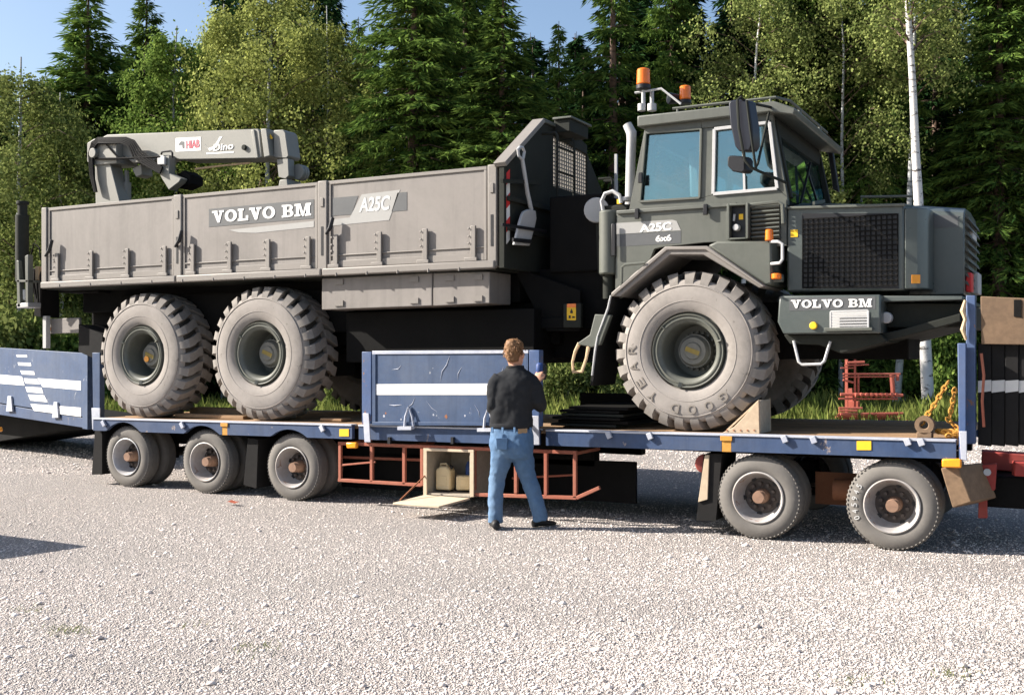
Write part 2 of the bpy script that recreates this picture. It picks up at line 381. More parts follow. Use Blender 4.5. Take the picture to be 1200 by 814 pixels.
for (px, py, n) in ((78,742,90),(300,762,50),(1115,792,60),(1010,800,40),(40,717,30),(240,735,25)):
    d = CAM_H*F_PX/(py-HOR)
    for i in range(n):
        c = G(px+rs.normal(0,17), d+rs.normal(0,.06)); a = rs.uniform(0,6.28); h = rs.uniform(.012,.04); w = .003
        tv += [(c.x-w*math.cos(a),c.y-w*math.sin(a),.012),(c.x+w*math.cos(a),c.y+w*math.sin(a),.012),(c.x+.03*math.sin(a),c.y+.03*math.cos(a),.012+h)]
o = link('grass_sprouts', np_mesh('grass_sprouts', np.array(tv), np.arange(len(tv)).reshape(-1,3), M['grassm'])); o['kind'] = 'stuff'

# ------------------------------------------------------------------ trees
def nrm(a): return a/np.maximum(1e-6, np.linalg.norm(a, axis=-1, keepdims=True))
def sprays(c, d, s, L, w):
    L = L[:,None]; w = w[:,None]
    V = np.stack([c, c+d*L*.45+s*w, c+d*L, c+d*L*.5-s*w], 1).reshape(-1,3)
    return V, np.array([0,1,2,3])[None]+4*np.arange(len(c))[:,None]
def spruce_meshes(seed, h, rad, z0=.06, dens=1.0, gap=.42, mat='needle', lod=1.0):
    q = np.random.default_rng(seed); cs, dsv, ss = [], [], []
    tr = MB(); tr.tube([(0,0,-.1),(q.normal(0,.05),q.normal(0,.05),h*.4),(0,0,h)], [h*.0115+.03, h*.009, .012], 7)
    z = h*z0
    while z < h*.985:
        f = (z/h - z0)/(1-z0); prof = (1-f)**.82*min(1, .55+f*3.2); nb = int((4+q.integers(0,4))*dens) if f < .85 else 5
        for b in range(nb):
            az = q.uniform(0, 6.283); L = max(.12, rad*prof*q.uniform(.62, 1.16)); zb = z+q.uniform(-.25,.25)
            up = .35*f - .12 + q.uniform(-.08,.08); dr = .62*(1-f)**.7+.08
            n = max(3, int(L/.075*lod)); t = (np.arange(n)+q.random(n))/n; t = t[t > .12]
            out = np.array([math.cos(az), math.sin(az), 0]); lat = np.array([-math.sin(az), math.cos(az), 0])
            for side in (-1, 1):
                for r_ in range(3):
                    tl = .62*L*.42*(1-.72*t)*q.uniform(.1,1,len(t))
                    p = out*(L*t)[:,None] + lat*(side*tl)[:,None]
                    p[:,2] += zb + L*(up*t - dr*t*t + .30*dr*t**4) - tl*.35 - .07*r_*q.random(len(t))
                    d = nrm(out*.55 + lat*side*q.uniform(.1,.9,(len(t),1)) + np.array([0,0,-1])*q.uniform(.15,.75,(len(t),1)) + q.normal(0,.22,(len(t),3)))
                    cs.append(p); dsv.append(d)
            if L > .8 and q.random() < .6:
                m = [(out*L*x + np.array([0,0,zb+L*(up*x-dr*x*x+.3*dr*x**4)])) for x in (0,.35,.7)]
                tr.tube(m, [.028,.02,.008], 4)
        z += gap*q.uniform(.7,1.25)*(1-.35*f)
    c = np.vstack(cs); d = np.vstack(dsv); s = nrm(np.cross(d, q.normal(0,1,d.shape)))
    n = len(c); V, F_ = sprays(c, d, s, q.uniform(.15,.40,n)/lod**.5, q.uniform(.016,.042,n)/lod**.5)
    t_me = tr.mesh('trunk', 60); t_me.materials.append(M['sprucebark'])
    return t_me, np_mesh('crown', V, F_, M[mat])
def leafy_meshes(seed, h, rad, n_leaf, trunk_pts, trunk_r, z_lo, bark, leaf, weep=.5, size=.075, nb=46, flat=1.0, fork=None):
    q = np.random.default_rng(seed); tr = MB(); tp = [Vector(p) for p in trunk_pts]
    rr = [trunk_r*(1-.8*i/(len(tp)-1)) for i in range(len(tp))]; tr.tube(tp, rr, 9)
    if fork:
        fp = [Vector(p) for p in fork]; tr.tube(fp, [trunk_r*.75*(1-.7*i/(len(fp)-1)) for i in range(len(fp))], 8)
    def at_z(z):
        for a, b in zip(tp, tp[1:]):
            if z <= b.z: return a.lerp(b, max(0, (z-a.z)/(b.z-a.z)))
        return tp[-1]
    cs = []; ns = []; per = n_leaf//nb; br = MB()
    for b in range(nb):
        f = (b+q.random())/nb; z = h*(z_lo+(1-z_lo)*f*.97); az = b*2.4+q.normal(0,.5); f2 = f
        L = rad*(.35+.95*math.sin(math.pi*min(1, .16+f2*.84))**.8)*q.uniform(.6,1.12); o0 = at_z(z*.93)
        out = np.array([math.cos(az), math.sin(az)*flat, 0]); rise = .55*L*(1-.5*f)
        def bp(t): return np.array(o0)+out*L*t+np.array([0,0,1])*(rise*np.sin(t*2.2) - weep*L*.45*t**3)
        br.tube([bp(t) for t in (0,.3,.6,.9)], [trunk_r*.2,trunk_r*.13,.010,.004], 5)
        ncl = max(3, int(per/70))
        for c_ in range(ncl):
            t = q.uniform(.22, 1.05)**.8; p = bp(t)+q.normal(0,.22*L*.5,3)*np.array([1,1,.7])
            m = max(8, int(per/ncl)); g = q.normal(0,1,(m,3))*np.array([.19,.19,.19])*q.uniform(.6,1.35)
            if weep > .3: g[:,2] -= np.abs(q.normal(0,.42,m))*weep
            cs.append(p+g); ns.append(nrm(nrm(g)*1.0+np.array([out[0]*.5,out[1]*.5,.35])+q.normal(0,.55,(m,3))))
    c = np.vstack(cs); n = len(c); nn = np.vstack(ns); d = nrm(np.cross(nn, q.normal(0,1,(n,3)))); s = nrm(np.cross(nn, d))
    V, F_ = sprays(c, d, s, q.uniform(.8,1.7,n)*size, q.uniform(.38,.62,n)*size)
    t_me = tr.mesh('trunk', 60); t_me.materials.append(M[bark]); b_me = br.mesh('branches', 60); b_me.materials.append(M['sprucebark'])
    return t_me, np_mesh('crown', V, F_, M[leaf]), b_me
def place_tree(name, meshes, loc, label, cat, group, rot=0., sc=1., zs=None):
    t = thing(name, label, cat, loc, group); t.rotation_euler.z = rot; t.scale = (sc, sc, zs or sc)
    for nm, me in zip(('trunk', 'crown', 'branches'), meshes):
        o = bpy.data.objects.new(nm, me); COL.objects.link(o); o.parent = t
    return t
SP = [spruce_meshes(21, 17, 3.3, dens=1.6, gap=.33), spruce_meshes(22, 17, 2.9, gap=.31, dens=1.5), spruce_meshes(23, 17, 2.2, gap=.5, dens=.9), spruce_meshes(24, 17, 3.0, z0=.1, mat='needle', dens=1.6, gap=.33)]
SD = [spruce_meshes(31, 17, 3.0, mat='needle_shaded', lod=.72), spruce_meshes(32, 17, 2.5, mat='needle_shaded', lod=.72, z0=.03)]
def top(py, d): return CAM_H+(HOR-py)*d/F_PX
g1 = 'spruces along the edge of the wood'
for (px, d, yt, v, rot, w, lab) in (
    (104, 37, -22, 1, .3, 1.5, 'tall dark spruce with narrow pointed top against the sky behind the crane column'),
    (172, 43, -30, 1, 1.2, 1.1, 'slim spruce tip rising behind the round green deciduous tree'),
    (487, 31, -150, 0, 2.1, 1.15, 'broad sunlit spruce behind the joint of the second and third side panels'),
    (590, 30, -26, 1, .4, 1.15, 'sunlit spruce with bushy drooping branches behind the headboard top corner'),
    (545, 36, -120, 3, 4.4, .95, 'spruce standing between the two broad sunlit spruces over the load bed'),
    (718, 36.3, -130, 2, 5.1, 1.25, 'thin spruce with bare reddish trunk showing left of the rotating beacons'),
    (786, 37.5, -140, 1, 3.3, .8, 'spruce right behind the cab roof beacons'),
    (1172, 36, -110, 3, 1.9, 1.25, 'shaded spruce with long branches at the right edge beyond the hood'),
    (1240, 38, -120, 0, 2.6, 1.0, 'spruce half cut off by the right edge of the view'),
    (1120, 39, -50, 2, 2.2, .95, 'dark spruce just right of the white birch trunk'),
    (950, 37, -150, 1, .9, 1.1, 'dark spruce behind the birch leaves above the windscreen'),
    (1018, 36.5, -150, 0, 2.9, 1.0, 'dark spruce close behind and left of the two birch trunks'),
    (655, 36, 25, 1, 1.0, .75, 'lower spruce in the sky gap between sunlit spruce and thin spruce'),
    (420, 36, 20, 1, 2.0, .8, 'dark spruce tucked in beside the big yellowing birch'),
    (-60, 34, 40, 3, 3.0, 1.0, 'spruce cut off by the left edge of the view')):
    hh = top(yt, d); place_tree('spruce_tree', SP[v], G(px, d), lab, 'spruce tree', g1, rot, w, hh/17)
for i, (px, d) in enumerate(((1330,35),(1400,34),(1475,36),(1560,34),(1650,36),(1745,35),(1850,37),(1960,36))):
    place_tree('spruce_tree', SP[i % 4], G(px, d), 'spruce of the same wood further right, mirrored in the windscreen of the dump truck', 'spruce tree', 'spruces mirrored in the windscreen', i*1.3, 1.3, 1.05)
g2 = 'spruces deep in the wood'
rb = random.Random(5)
def sky_y(px):
    return 95 if px < 60 else 62 if px < 165 else 45 if px < 235 else -50 if px < 415 else 40 if px < 445 else -60 if px < 640 else 45 if px < 692 else -70
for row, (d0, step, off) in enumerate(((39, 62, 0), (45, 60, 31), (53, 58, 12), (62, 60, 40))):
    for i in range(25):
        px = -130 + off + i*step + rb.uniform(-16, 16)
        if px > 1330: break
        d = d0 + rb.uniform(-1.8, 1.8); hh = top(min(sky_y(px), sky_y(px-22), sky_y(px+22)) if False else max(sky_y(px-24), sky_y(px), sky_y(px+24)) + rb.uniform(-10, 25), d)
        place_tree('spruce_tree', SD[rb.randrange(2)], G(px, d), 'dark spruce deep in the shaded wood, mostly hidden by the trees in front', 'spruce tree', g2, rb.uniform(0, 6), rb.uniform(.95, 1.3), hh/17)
g3 = 'birches along the edge of the wood'
def stem(h, lean=(0,0), n=5, amp=.1, seed=0):
    q = random.Random(seed); return [(lean[0]*i/n+q.uniform(-amp,amp)*(i > 0), lean[1]*i/n+q.uniform(-amp,amp)*(i > 0), h*i/n-.05) for i in range(n+1)]
def birch(px, d, yt, seed, rad, n, lab, leaf='birchleaf', zlo=.18, bark='greybark', r=.11, weep=.6, cat='birch tree', name='birch_tree', size=.075, lean=(0,0), nb=46):
    h = top(yt, d); place_tree(name, leafy_meshes(seed, h, rad, n, stem(h*.97, lean, seed=seed), r, zlo, bark, leaf, weep, size, nb), G(px, d), lab, cat, g3)
birch(22, 31, 52, 41, 2.1, 30000, 'pale leaved birch at the left edge behind the outrigger leg', 'birchleaf', .06)
birch(72, 33, 95, 42, 1.7, 20000, 'loose birch with thin pale trunk between outrigger leg and crane', 'birchleaf', .08, 'birchbark', .07)
birch(206, 34, 14, 43, 2.0, 30000, 'round crowned green deciduous tree behind the lying crane boom', 'greenleaf', .15, 'greybark', .1, .25, 'deciduous tree', 'deciduous_tree', .085)
birch(318, 33, -40, 44, 2.9, 42000, 'big yellowing birch behind the crane tip and second side panel', 'birchyellow', .22, 'greybark', .13)
birch(385, 35, -10, 45, 1.8, 24000, 'narrow yellowing birch beside the broad sunlit spruce', 'birchyellow', .22, 'greybark', .09)
birch(262, 36, -12, 46, 1.6, 20000, 'lighter birch between the round green tree and the big yellowing birch', 'birchleaf', .2)
birch(862, 35.3, -70, 47, 2.3, 24000, 'birch with fine bright leaves directly behind the cab roof', 'birchleaf', .36, 'birchbark', .1, .55, lean=(.9,.5))
birch(985, 35, -60, 48, 2.1, 14000, 'birch with sparse sunlit leaves above the windscreen', 'birchleaf', .40, 'greybark', .09, .5, nb=36)
d = 31.6
def tp_(pts): 
    b = G(1086, d); return [tuple(C(x, y, d)-b) for x, y in pts]
m_pts = tp_(((1088,476),(1083,380),(1077,250),(1073,180),(1069,90),(1063,0),(1058,-120),(1055,-240)))
m_pts[0] = (m_pts[0][0], m_pts[0][1], -.1)
place_tree('birch_tree', leafy_meshes(49, 18, 2.0, 9000, m_pts, .185, .62, 'birchbark', 'birchleaf', .6, .075, 40), G(1086, d), 'tall white trunked birch rising behind the hood and front ramp', 'birch tree', g3)
d2 = 33.6; b2 = G(1052, d2)
pts = [tuple(C(x, y, d2)-b2) for x, y in ((1050,468),(1056,400),(1063,300),(1067,200),(1070,110),(1073,0),(1078,-130))]; pts[0] = (pts[0][0], pts[0][1], -.1)
place_tree('birch_tree', leafy_meshes(50, 14, 1.6, 7000, pts, .13, .72, 'greybark', 'birchleaf', .5, .075, 24), b2, 'grey birch trunk close behind the tall white birch trunk', 'birch tree', g3)
# young growth under the trees
def bush_mesh(seed, n, leaf, size=.09):
    q = np.random.default_rng(seed); cs = []; tr = MB()
    for b in range(14):
        a = q.uniform(0, 6.28); r = q.uniform(.1,.75); p = np.array([math.cos(a)*r, math.sin(a)*r, q.uniform(.25,1.25)])
        tr.tube([(0,0,0), tuple(p*.5+np.array([0,0,.1])), tuple(p)], [.015,.01,.004], 4)
        cs.append(p+q.normal(0,1,(n//14,3))*np.array([.2,.2,.2]))
    c = np.vstack(cs); c[:,2] = np.abs(c[:,2]); m = len(c); d = nrm(q.normal(0,1,(m,3))); s = nrm(np.cross(d, q.normal(0,1,(m,3))))
    V, F_ = sprays(c, d, s, q.uniform(.7,1.5,m)*size, q.uniform(.3,.5,m)*size)
    t = tr.mesh('stem', 60); t.materials.append(M['greybark']); return t, np_mesh('foliage', V, F_, M[leaf])
BU = [bush_mesh(61, 4200, 'birchleaf'), bush_mesh(62, 4200, 'greenleaf', .1)]
for (px, d, s, zs, v, lab) in (
    (12, 28.5, 1.6, 1.9, 0, 'yellow green bush at the left edge above the striped blue board'),
    (62, 29.5, 1.5, 1.5, 1, 'dark green bush right of the outrigger leg above the blue board'),
    (100, 30, 1.0, 1.3, 1, 'green bush showing under the pale rear plate'),
    (668, 27.6, 1.0, .95, 0, 'sunlit weedy bush beyond the deck just right of the man'),
    (716, 27.8, .9, .85, 0, 'low sunlit bush seen between step and front tyre'),
    (640, 32.5, 1.0, 1.5, 1, 'dark green bush behind the raised hands of the man'),
    (1112, 33.5, 1.1, 1.7, 1, 'green sapling right of the white birch foot'),
    (1060, 34.5, .9, 1.2, 1, 'small green sapling between the two birch trunks'),
    (392, 27, .5, .7, 0, 'small weed clump seen past the second rear tyre')):
    t = thing('bush', lab, 'bush', G(px, d), 'bushes at the edge of the wood'); t.scale = (s, s, zs); t.rotation_euler.z = px
    for nm, me in zip(('stem', 'foliage'), BU[v]):
        o = bpy.data.objects.new(nm, me); COL.objects.link(o); o.parent = t
# ------------------------------------------------------------------ lettering and flat marks
def text_mesh(s, mat, name, parent, o, u, v, w, h, out, bold=.0, thick=.003, sx=1.0):
    """Letters of width w and height h from corner o along u (right) and v (up); out = outward normal."""
    cu = bpy.data.curves.new(name, 'FONT'); cu.body = s; cu.size = 1; cu.extrude = .5; cu.offset = bold; cu.resolution_u = 4; cu.space_character = sx
    tmp = bpy.data.objects.new('lettering_source', cu); me = bpy.data.meshes.new_from_object(tmp); bpy.data.objects.remove(tmp); bpy.data.curves.remove(cu)
    c = np.zeros(len(me.vertices)*3); me.vertices.foreach_get('co', c); c = c.reshape(-1, 3)
    lo, hi = c[:, :2].min(0), c[:, :2].max(0); c[:, :2] = (c[:, :2]-lo)/(hi-lo); c[:, 2] += .5
    o, u, v, out = (np.array(a, float) for a in (o, u, v, out))
    me.vertices.foreach_set('co', (o+c[:, :1]*u*w+c[:, 1:2]*v*h+c[:, 2:]*out*thick).ravel()); me.update()
    me.materials.clear(); me.materials.append(mat); me.name = name
    return link(name, me, parent)
def serif_glyphs():
    def rect(a, b, c, d): return [(a, c), (b, c), (b, d), (a, d)]
    def ringseg(cx, cy, rx, ry, tx, ty, a0, a1, n=12):
        out = []
        for i in range(n):
            a, b = R(a0+(a1-a0)*i/n), R(a0+(a1-a0)*(i+1)/n)
            out.append([(cx+rx*math.cos(a), cy+ry*math.sin(a)), (cx+rx*math.cos(b), cy+ry*math.sin(b)), (cx+(rx-tx)*math.cos(b), cy+(ry-ty)*math.sin(b)), (cx+(rx-tx)*math.cos(a), cy+(ry-ty)*math.sin(a))])
        return out
    g = {}
    g['V'] = (1.12, [[(.10,1),(.44,1),(.70,.30),(.52,0)], [(.52,0),(.72,0),(1.0,1),(.80,1)], rect(0,.52,.84,1), rect(.66,1.12,.84,1)])
    g['O'] = (1.12, ringseg(.56, .5, .56, .5, .30, .17, 0, 360, 22))
    g['L'] = (.95, [rect(.12,.42,0,1), rect(0,.54,.84,1), rect(0,.95,0,.17), rect(.74,.95,0,.42)])
    g['B'] = (1.02, [rect(.12,.42,0,1), rect(0,.62,.85,1), rect(0,.64,0,.15), rect(.3,.62,.43,.57)] + ringseg(.6,.745,.36,.255,.26,.11,-90,90,8) + ringseg(.6,.285,.42,.285,.28,.13,-90,90,8))
    g['M'] = (1.42, [rect(.14,.36,0,1), rect(1.02,1.32,0,1), rect(0,.5,0,.16), rect(.88,1.42,0,.16), rect(0,.4,.84,1), rect(1.04,1.42,.84,1), [(.3,1),(.52,1),(.78,.16),(.66,0),(.6,.12)], [(.66,0),(.78,.0),(1.12,1),(.98,1)]])
    g[' '] = (.42, [])
    return g
GL = serif_glyphs()
def serif_text(s, mat, name, parent, o, u, v, w, h, out, thick=.003):
    tot = sum(GL[c][0]+.09 for c in s)-.09; x = 0; mb = MB(); j = 0
    o, u, v, out = (Vector(a) for a in (o, u, v, out))
    for c in s:
        for poly in GL[c][1]:
            j += 1; t = thick+.0004*(j % 5)
            pts = [o+u*((x+a)/tot*w)+v*(b*h) for a, b in poly]; n = len(pts)
            mb.add(pts+[p+out*t for p in pts], [tuple(range(n)), tuple(range(2*n-1, n-1, -1))]+[(i, (i+1) % n, n+(i+1) % n, n+i) for i in range(n)])
        x += GL[c][0]+.09
    return mb.build(name, mat, parent, smooth=0)
def sticker(pts, Y, mat, name, parent, t=.004):        # flat mark on the plane y = Y, from photo measurements
    return MB().prism([P(x, y, Y) for x, y in pts], Y-t, Y).build(name, mat, parent, smooth=0)

# ------------------------------------------------------------------ low loader trailer
TR = thing('low_loader_trailer', 'long worn blue low loader trailer standing on gravel under the olive dump truck', 'trailer', (-5.9, 1.3, 0))
YB = -.05                                              # outer face of the near side beam
def beam_seg(x0, x1, arches=(), y0=YB, y1=YB+.05, name='side_beam', drop=0):
    zt = lambda x: dz(x)-.004-drop; zb = lambda x: dz(x)-.155
    pts = [(x0, zt(x0)), (x1, zt(x1)), (x1, zb(x1))]; low = []
    n = 64
    for i in range(n-1, 0, -1):
        x = x0+(x1-x0)*i/n; z = zb(x)
        for a in arches:
            if abs(x-a) < .43: z = max(z, min(.375+math.sqrt(.43**2-(x-a)**2), zt(x)-.035))
        low.append((x, z))
    pts += low + [(x0, zb(x0))]
    # strip of quads keeps the arched plate clean
    m = MB(); up = [(x1+(x0-x1)*i/n, zt(x1+(x0-x1)*i/n)) for i in range(n+1)]; dn = [(x1, zb(x1))]+low+[(x0, zb(x0))]
    for i in range(n):
        m.hexa([(up[i][0],y0,dn[i][1]),(up[i][0],y1,dn[i][1]),(up[i+1][0],y1,dn[i+1][1]),(up[i+1][0],y0,dn[i+1][1]),(up[i][0],y0,up[i][1]),(up[i][0],y1,up[i][1]),(up[i+1][0],y1,up[i+1][1]),(up[i+1][0],y0,up[i+1][1])]) if False else m.add(
            [(up[i][0],y0,up[i][1]),(up[i+1][0],y0,up[i+1][1]),(dn[i+1][0],y0,dn[i+1][1]),(dn[i][0],y0,dn[i][1]),(up[i][0],y1,up[i][1]),(up[i+1][0],y1,up[i+1][1]),(dn[i+1][0],y1,dn[i+1][1]),(dn[i][0],y1,dn[i][1])],
            [(0,1,2,3),(4,7,6,5),(0,4,5,1),(3,2,6,7)])
    m.add([(x0,y0,zt(x0)),(x0,y1,zt(x0)),(x0,y1,zb(x0)),(x0,y0,zb(x0)),(x1,y0,zt(x1)),(x1,y1,zt(x1)),(x1,y1,zb(x1)),(x1,y0,zb(x1))], [(0,1,2,3),(7,6,5,4)])
    return m.build(name, M['bluebeam'], TR, weld=True)
xs_left = (-10.405, -9.114, -7.814); xs_right = (-2.544, -1.406)
beam_seg(-10.93, -8.80, xs_left); beam_seg(-8.72, -6.95, xs_left); beam_seg(-6.86, -4.70); beam_seg(-4.62, -2.86); beam_seg(-2.77, -.90)
for a, b in ((-10.93, -6.95), (-6.86, -4.70), (-4.62, -.90)):     # top flange, its lit edge put in as a paler colour
    MB().hexa([(a,YB-.012,dz(a)-.016),(b,YB-.012,dz(b)-.016),(b,.05,dz(b)-.016),(a,.05,dz(a)-.016),(a,YB-.012,dz(a)+.002),(b,YB-.012,dz(b)+.002),(b,.05,dz(b)+.002),(a,.05,dz(a)+.002)]).build('deck_edge', M['worn'], TR, .003)
beam_seg(-10.93, -.90, (), 2.46, 2.52)                              # far side
for i in range(12):                                                 # deck planks
    y0 = .058+i*.2; x0, x1 = -10.93, -.90; q = rnd.uniform(-.006, .002)
    MB().hexa([(x0,y0,dz(x0)-.05),(x1,y0,dz(x1)-.05),(x1,y0+.19,dz(x1)-.05),(x0,y0+.19,dz(x0)-.05),(x0,y0,dz(x0)+q),(x1,y0,dz(x1)+q),(x1,y0+.19,dz(x1)+q),(x0,y0+.19,dz(x0)+q)]).build('plank', M['wood'], TR, .004)
for x in (-8.76, -2.815):                                           # orange lashing brackets
    m = MB().box(x-.045, x+.045, YB+.002, 0, dz(x)-.16, dz(x)-.002).box(x-.055, x+.055, YB-.012, YB+.002, dz(x)-.06, dz(x)-.015)
    m.build('lashing_bracket', M['chainy'], TR, .004)
# chassis under the deck
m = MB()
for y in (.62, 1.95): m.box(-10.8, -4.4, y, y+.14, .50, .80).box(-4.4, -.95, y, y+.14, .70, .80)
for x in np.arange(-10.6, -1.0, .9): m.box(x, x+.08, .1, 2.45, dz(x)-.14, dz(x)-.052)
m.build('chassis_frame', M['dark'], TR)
for x in xs_left+xs_right: MB().cyl((x, .3, .375), (x, 2.4, .375), .06).box(x-.08, x+.08, .56, .8, .3, .52).box(x-.08, x+.08, 1.9, 2.14, .3, .52).build('axle', M['dark'], TR)
for x in (-9.75, -8.45, -1.98): MB().cyl((x, .52, .42), (x+.26, .52, .42), .10, n=16).cyl((x+.26, .52, .42), (x+.3, .52, .42), .04).build('brake_chamber', M['rust'], TR)
MB().box(-2.2, -1.8, .75, .77, .25, .55).build('rusty_plate', M['rust'], TR)
# wheels: twin tyres, deep rim, hub
def tyre_profile(y0, w, r, rr):
    return [(rr, y0+.015), (rr+.03, y0), (r-.09, y0-.004), (r-.045, y0+.004), (r-.012, y0+.025), (r, y0+.05)] + \
           [p for i in range(1, 5) for p in ((r, y0+.05+(w-.1)*(i-.12)/5), (r-.01, y0+.05+(w-.1)*(i-.06)/5), (r-.01, y0+.05+(w-.1)*(i+.06)/5), (r, y0+.05+(w-.1)*(i+.12)/5))] + \
           [(r, y0+w-.05), (r-.012, y0+w-.025), (r-.05, y0+w-.004), (rr+.03, y0+w), (rr, y0+w-.015)]
def make_twm():
    a = MB().lathe(tyre_profile(0, .215, .377, .222), n=56)
    for i in range(60):                                            # shoulder sipes
        t = 2*math.pi*i/60; c, s = math.cos(t), math.sin(t)
        a.bar((.362*c, .012, .362*s), (.379*c, .055, .379*s), .016, .008, (c, 0, s))
    b = MB().lathe(tyre_profile(.275, .215, .377, .222), n=48)
    r = MB().lathe([(.226, .002), (.232, -.006), (.222, -.01), (.213, .0), (.205, .02), (.198, .045), (.190, .09), (.178, .115), (.168, .150), (.160, .158)], n=48)
    r.lathe([(.226, .22), (.2, .28), (.2, .45)], n=32)
    dk = MB().lathe([(.161, .157), (.13, .150), (.10, .16), (.0, .16)], n=40)
    h = MB().cyl((0, .16, 0), (0, .06, 0), .07, .06, 20).cyl((0, .06, 0), (0, .005, 0), .056, .052, 20)
    nu = MB()
    for i in range(10):
        t = 2*math.pi*i/10; c, s = .112*math.cos(t), .112*math.sin(t); nu.cyl((c, .145, s), (c, .112, s), .019, .017, 6)
    ho = MB()
    for i in range(5):
        t = 2*math.pi*(i+.3)/5; c, s = .165*math.cos(t), .165*math.sin(t); ho.cyl((c, .152, s), (c, .142, s), .022, .022, 12)
    return [('tyre', a.mesh('tyre', 30), 'ttyre'), ('tyre', b.mesh('tyre', 30), 'ttyre'), ('rim', r.mesh('rim', 40), 'silver'), ('rim_disc', dk.mesh('rim_disc', 35), 'hubdark'), ('hub', h.mesh('hub', 35), 'hubrust'), ('wheel_nuts', nu.mesh('wheel_nuts', 20), 'hubdark'), ('hand_holes', ho.mesh('hand_holes', 20), 'black')]
M['hubdark'] = paint('dark_wheel_disc', (.06, .05, .045), .6, .3, (.15, .1, .07), .4); M['hubrust'] = paint('rusty_hub_cap', (.20, .115, .075), .8, .3, (.27, .19, .14), .5)  # wheel disc and nuts darker than the rim
TW = make_twm()
for nm, me, mt in TW: me.materials.append(M[mt])
twheels = []
def trailer_wheel(x, near, rusty, turn):
    w = sub('wheel', TR, (x, 0 if near else 2.5, .374)); w.rotation_euler = (0, turn, 0 if near else math.pi)
    for nm, me, mt in TW:
        if nm == 'rim' and rusty: me = RUSTRIM
        o = bpy.data.objects.new(nm, me); COL.objects.link(o); o.parent = w
        if nm in ('wheel_nuts', 'hand_holes'): o['kind'] = 'stuff'
    return w
RUSTRIM = TW[2][1].copy(); RUSTRIM.materials.clear(); RUSTRIM.materials.append(M['rustrim'])
for i, x in enumerate(xs_left+xs_right):
    w = trailer_wheel(x, True, i in (1, 2, 3, 4), i*.7); trailer_wheel(x, False, True, i)
    if i == 1 or i == 2 or i > 2: w['label'] = 'twin trailer wheel with rust ringed rim'
# chalked number on the front tyre
for i, ch in enumerate('045945'):
    a = R(202-i*10.5); c, s = math.cos(a), math.sin(a); uu = (s, 0, -c); vv = (c, 0, s); rr = .283
    text_mesh(ch, M['offwhite'], 'chalk_mark', TR, (-1.406+rr*c-uu[0]*.016, -.0065, .374+rr*s-uu[2]*.016), uu, vv, .030, .046, (0,-1,0), .0, .003)
# mud flaps and guards
MB().prism([P(110,500,0), P(118,498,0), P(118,556,0), P(106,556,0)], .02, .5).build('mud_flap', M['blackrub'], TR)
MB().prism([P(289,513,0), P(301,515,0), P(299,572,0), P(284,568,0)], .02, .5).build('mud_flap', M['blackrub'], TR)
MB().prism([P(824,532,0), P(845,532,0), P(838,610,0), P(815,610,0)], .02, .5).build('mud_flap', M['blackrub'], TR)
MB().prism([P(826,533,0), P(831,533,0), P(829,585,0), P(818,588,0)], .0, .018).build('guard_edge', M['flapwood'], TR, .003)
MB().cyl(P3(826,543,.06), P3(826,543,.12), .09, n=20).build('round_lamp', M['drawred'], TR, .01)
fl = MB(); a_ = Vector(P3(1102,548,-.02)); b_ = Vector(P3(1122,546,-.02)); c_ = Vector(P3(1139,588,-.02)); d_ = Vector(P3(1116,595,-.02)); dp = Vector((.16, .40, 0))
fl.hexa([d_, c_, c_+dp, d_+dp, a_, b_, b_+dp, a_+dp]); fl.build('mud_flap', M['plywood'], TR, .01)
MB().prism([P(1104,537,YB), P(1127,537,YB), P(1127,548,YB), P(1104,547,YB)], YB-.03, YB+.03).build('amber_lamp', M['amber'], TR, .012)
MB().prism([P(407,518,YB), P(419,518,YB), P(419,525,YB), P(408,525,YB)], YB-.03, YB+.02).build('amber_lamp', M['amber'], TR, .012)
for q in ([(398,502.5),(409,502.5),(409,511),(398,511)], [(1004,516.5),(1021,516.5),(1021,527),(1004,527)]): sticker(q, YB, M['yellow'], 'reflector', TR, .006)
for px in (120,212,376,712,760,918,952,1062,1078): MB().bar(P3(px, 493+(px-120)*.022, YB-.02), P3(px+3, 499+(px-120)*.024, YB-.02), .03, .05).build('rope_hook', M['worn'], TR, .004)
# side board amidships
def slab(px, Y0, Y1): return MB().prism([P(x, y, Y0) for x, y in px], Y0, Y1)
YS = -.10
slab([(436,411),(619,410),(619,499),(436,498)], YS, YS+.045).build('drop_side', M['blue'], TR, .006)
for q in ([(436,411),(619,410),(619,414),(436,415)], [(436,494),(619,495),(619,499),(436,498)], [(436,415),(440,415),(440,494),(436,494)], [(615,414),(619,414),(619,495),(615,495)]):
    slab(q, YS-.012, YS).build('board_rim', M['worn'] if q[0][1] < 412 else M['blue'], TR, .003)
slab([(440,450),(615,449),(615,462.5),(440,462.5)], YS-.004, YS-.001).build('white_stripe', M['white'], TR, smooth=0)
for q in ([(424,412),(435,412),(435,497),(424,497)], [(620,410),(632,410),(632,500),(620,500)]):
    p = slab(q, YB-.06, YB+.03).build('corner_post', M['bluerust'], TR, .006)
for q in ([(425,484),(432,484),(434,518),(427,518)], [(622,487),(631,487),(632,521),(623,521)]): slab(q, YB-.075, YB-.062).build('post_bracket', M['worn'], TR, .004)
def scratch(px, w=.004, mat='worn', Y=YS):
    return MB().tube([P3(x, y, Y-.001) for x, y in px], [w*.3]+[w]*(len(px)-2)+[w*.2], 4).build('scratch', M[mat], TR)
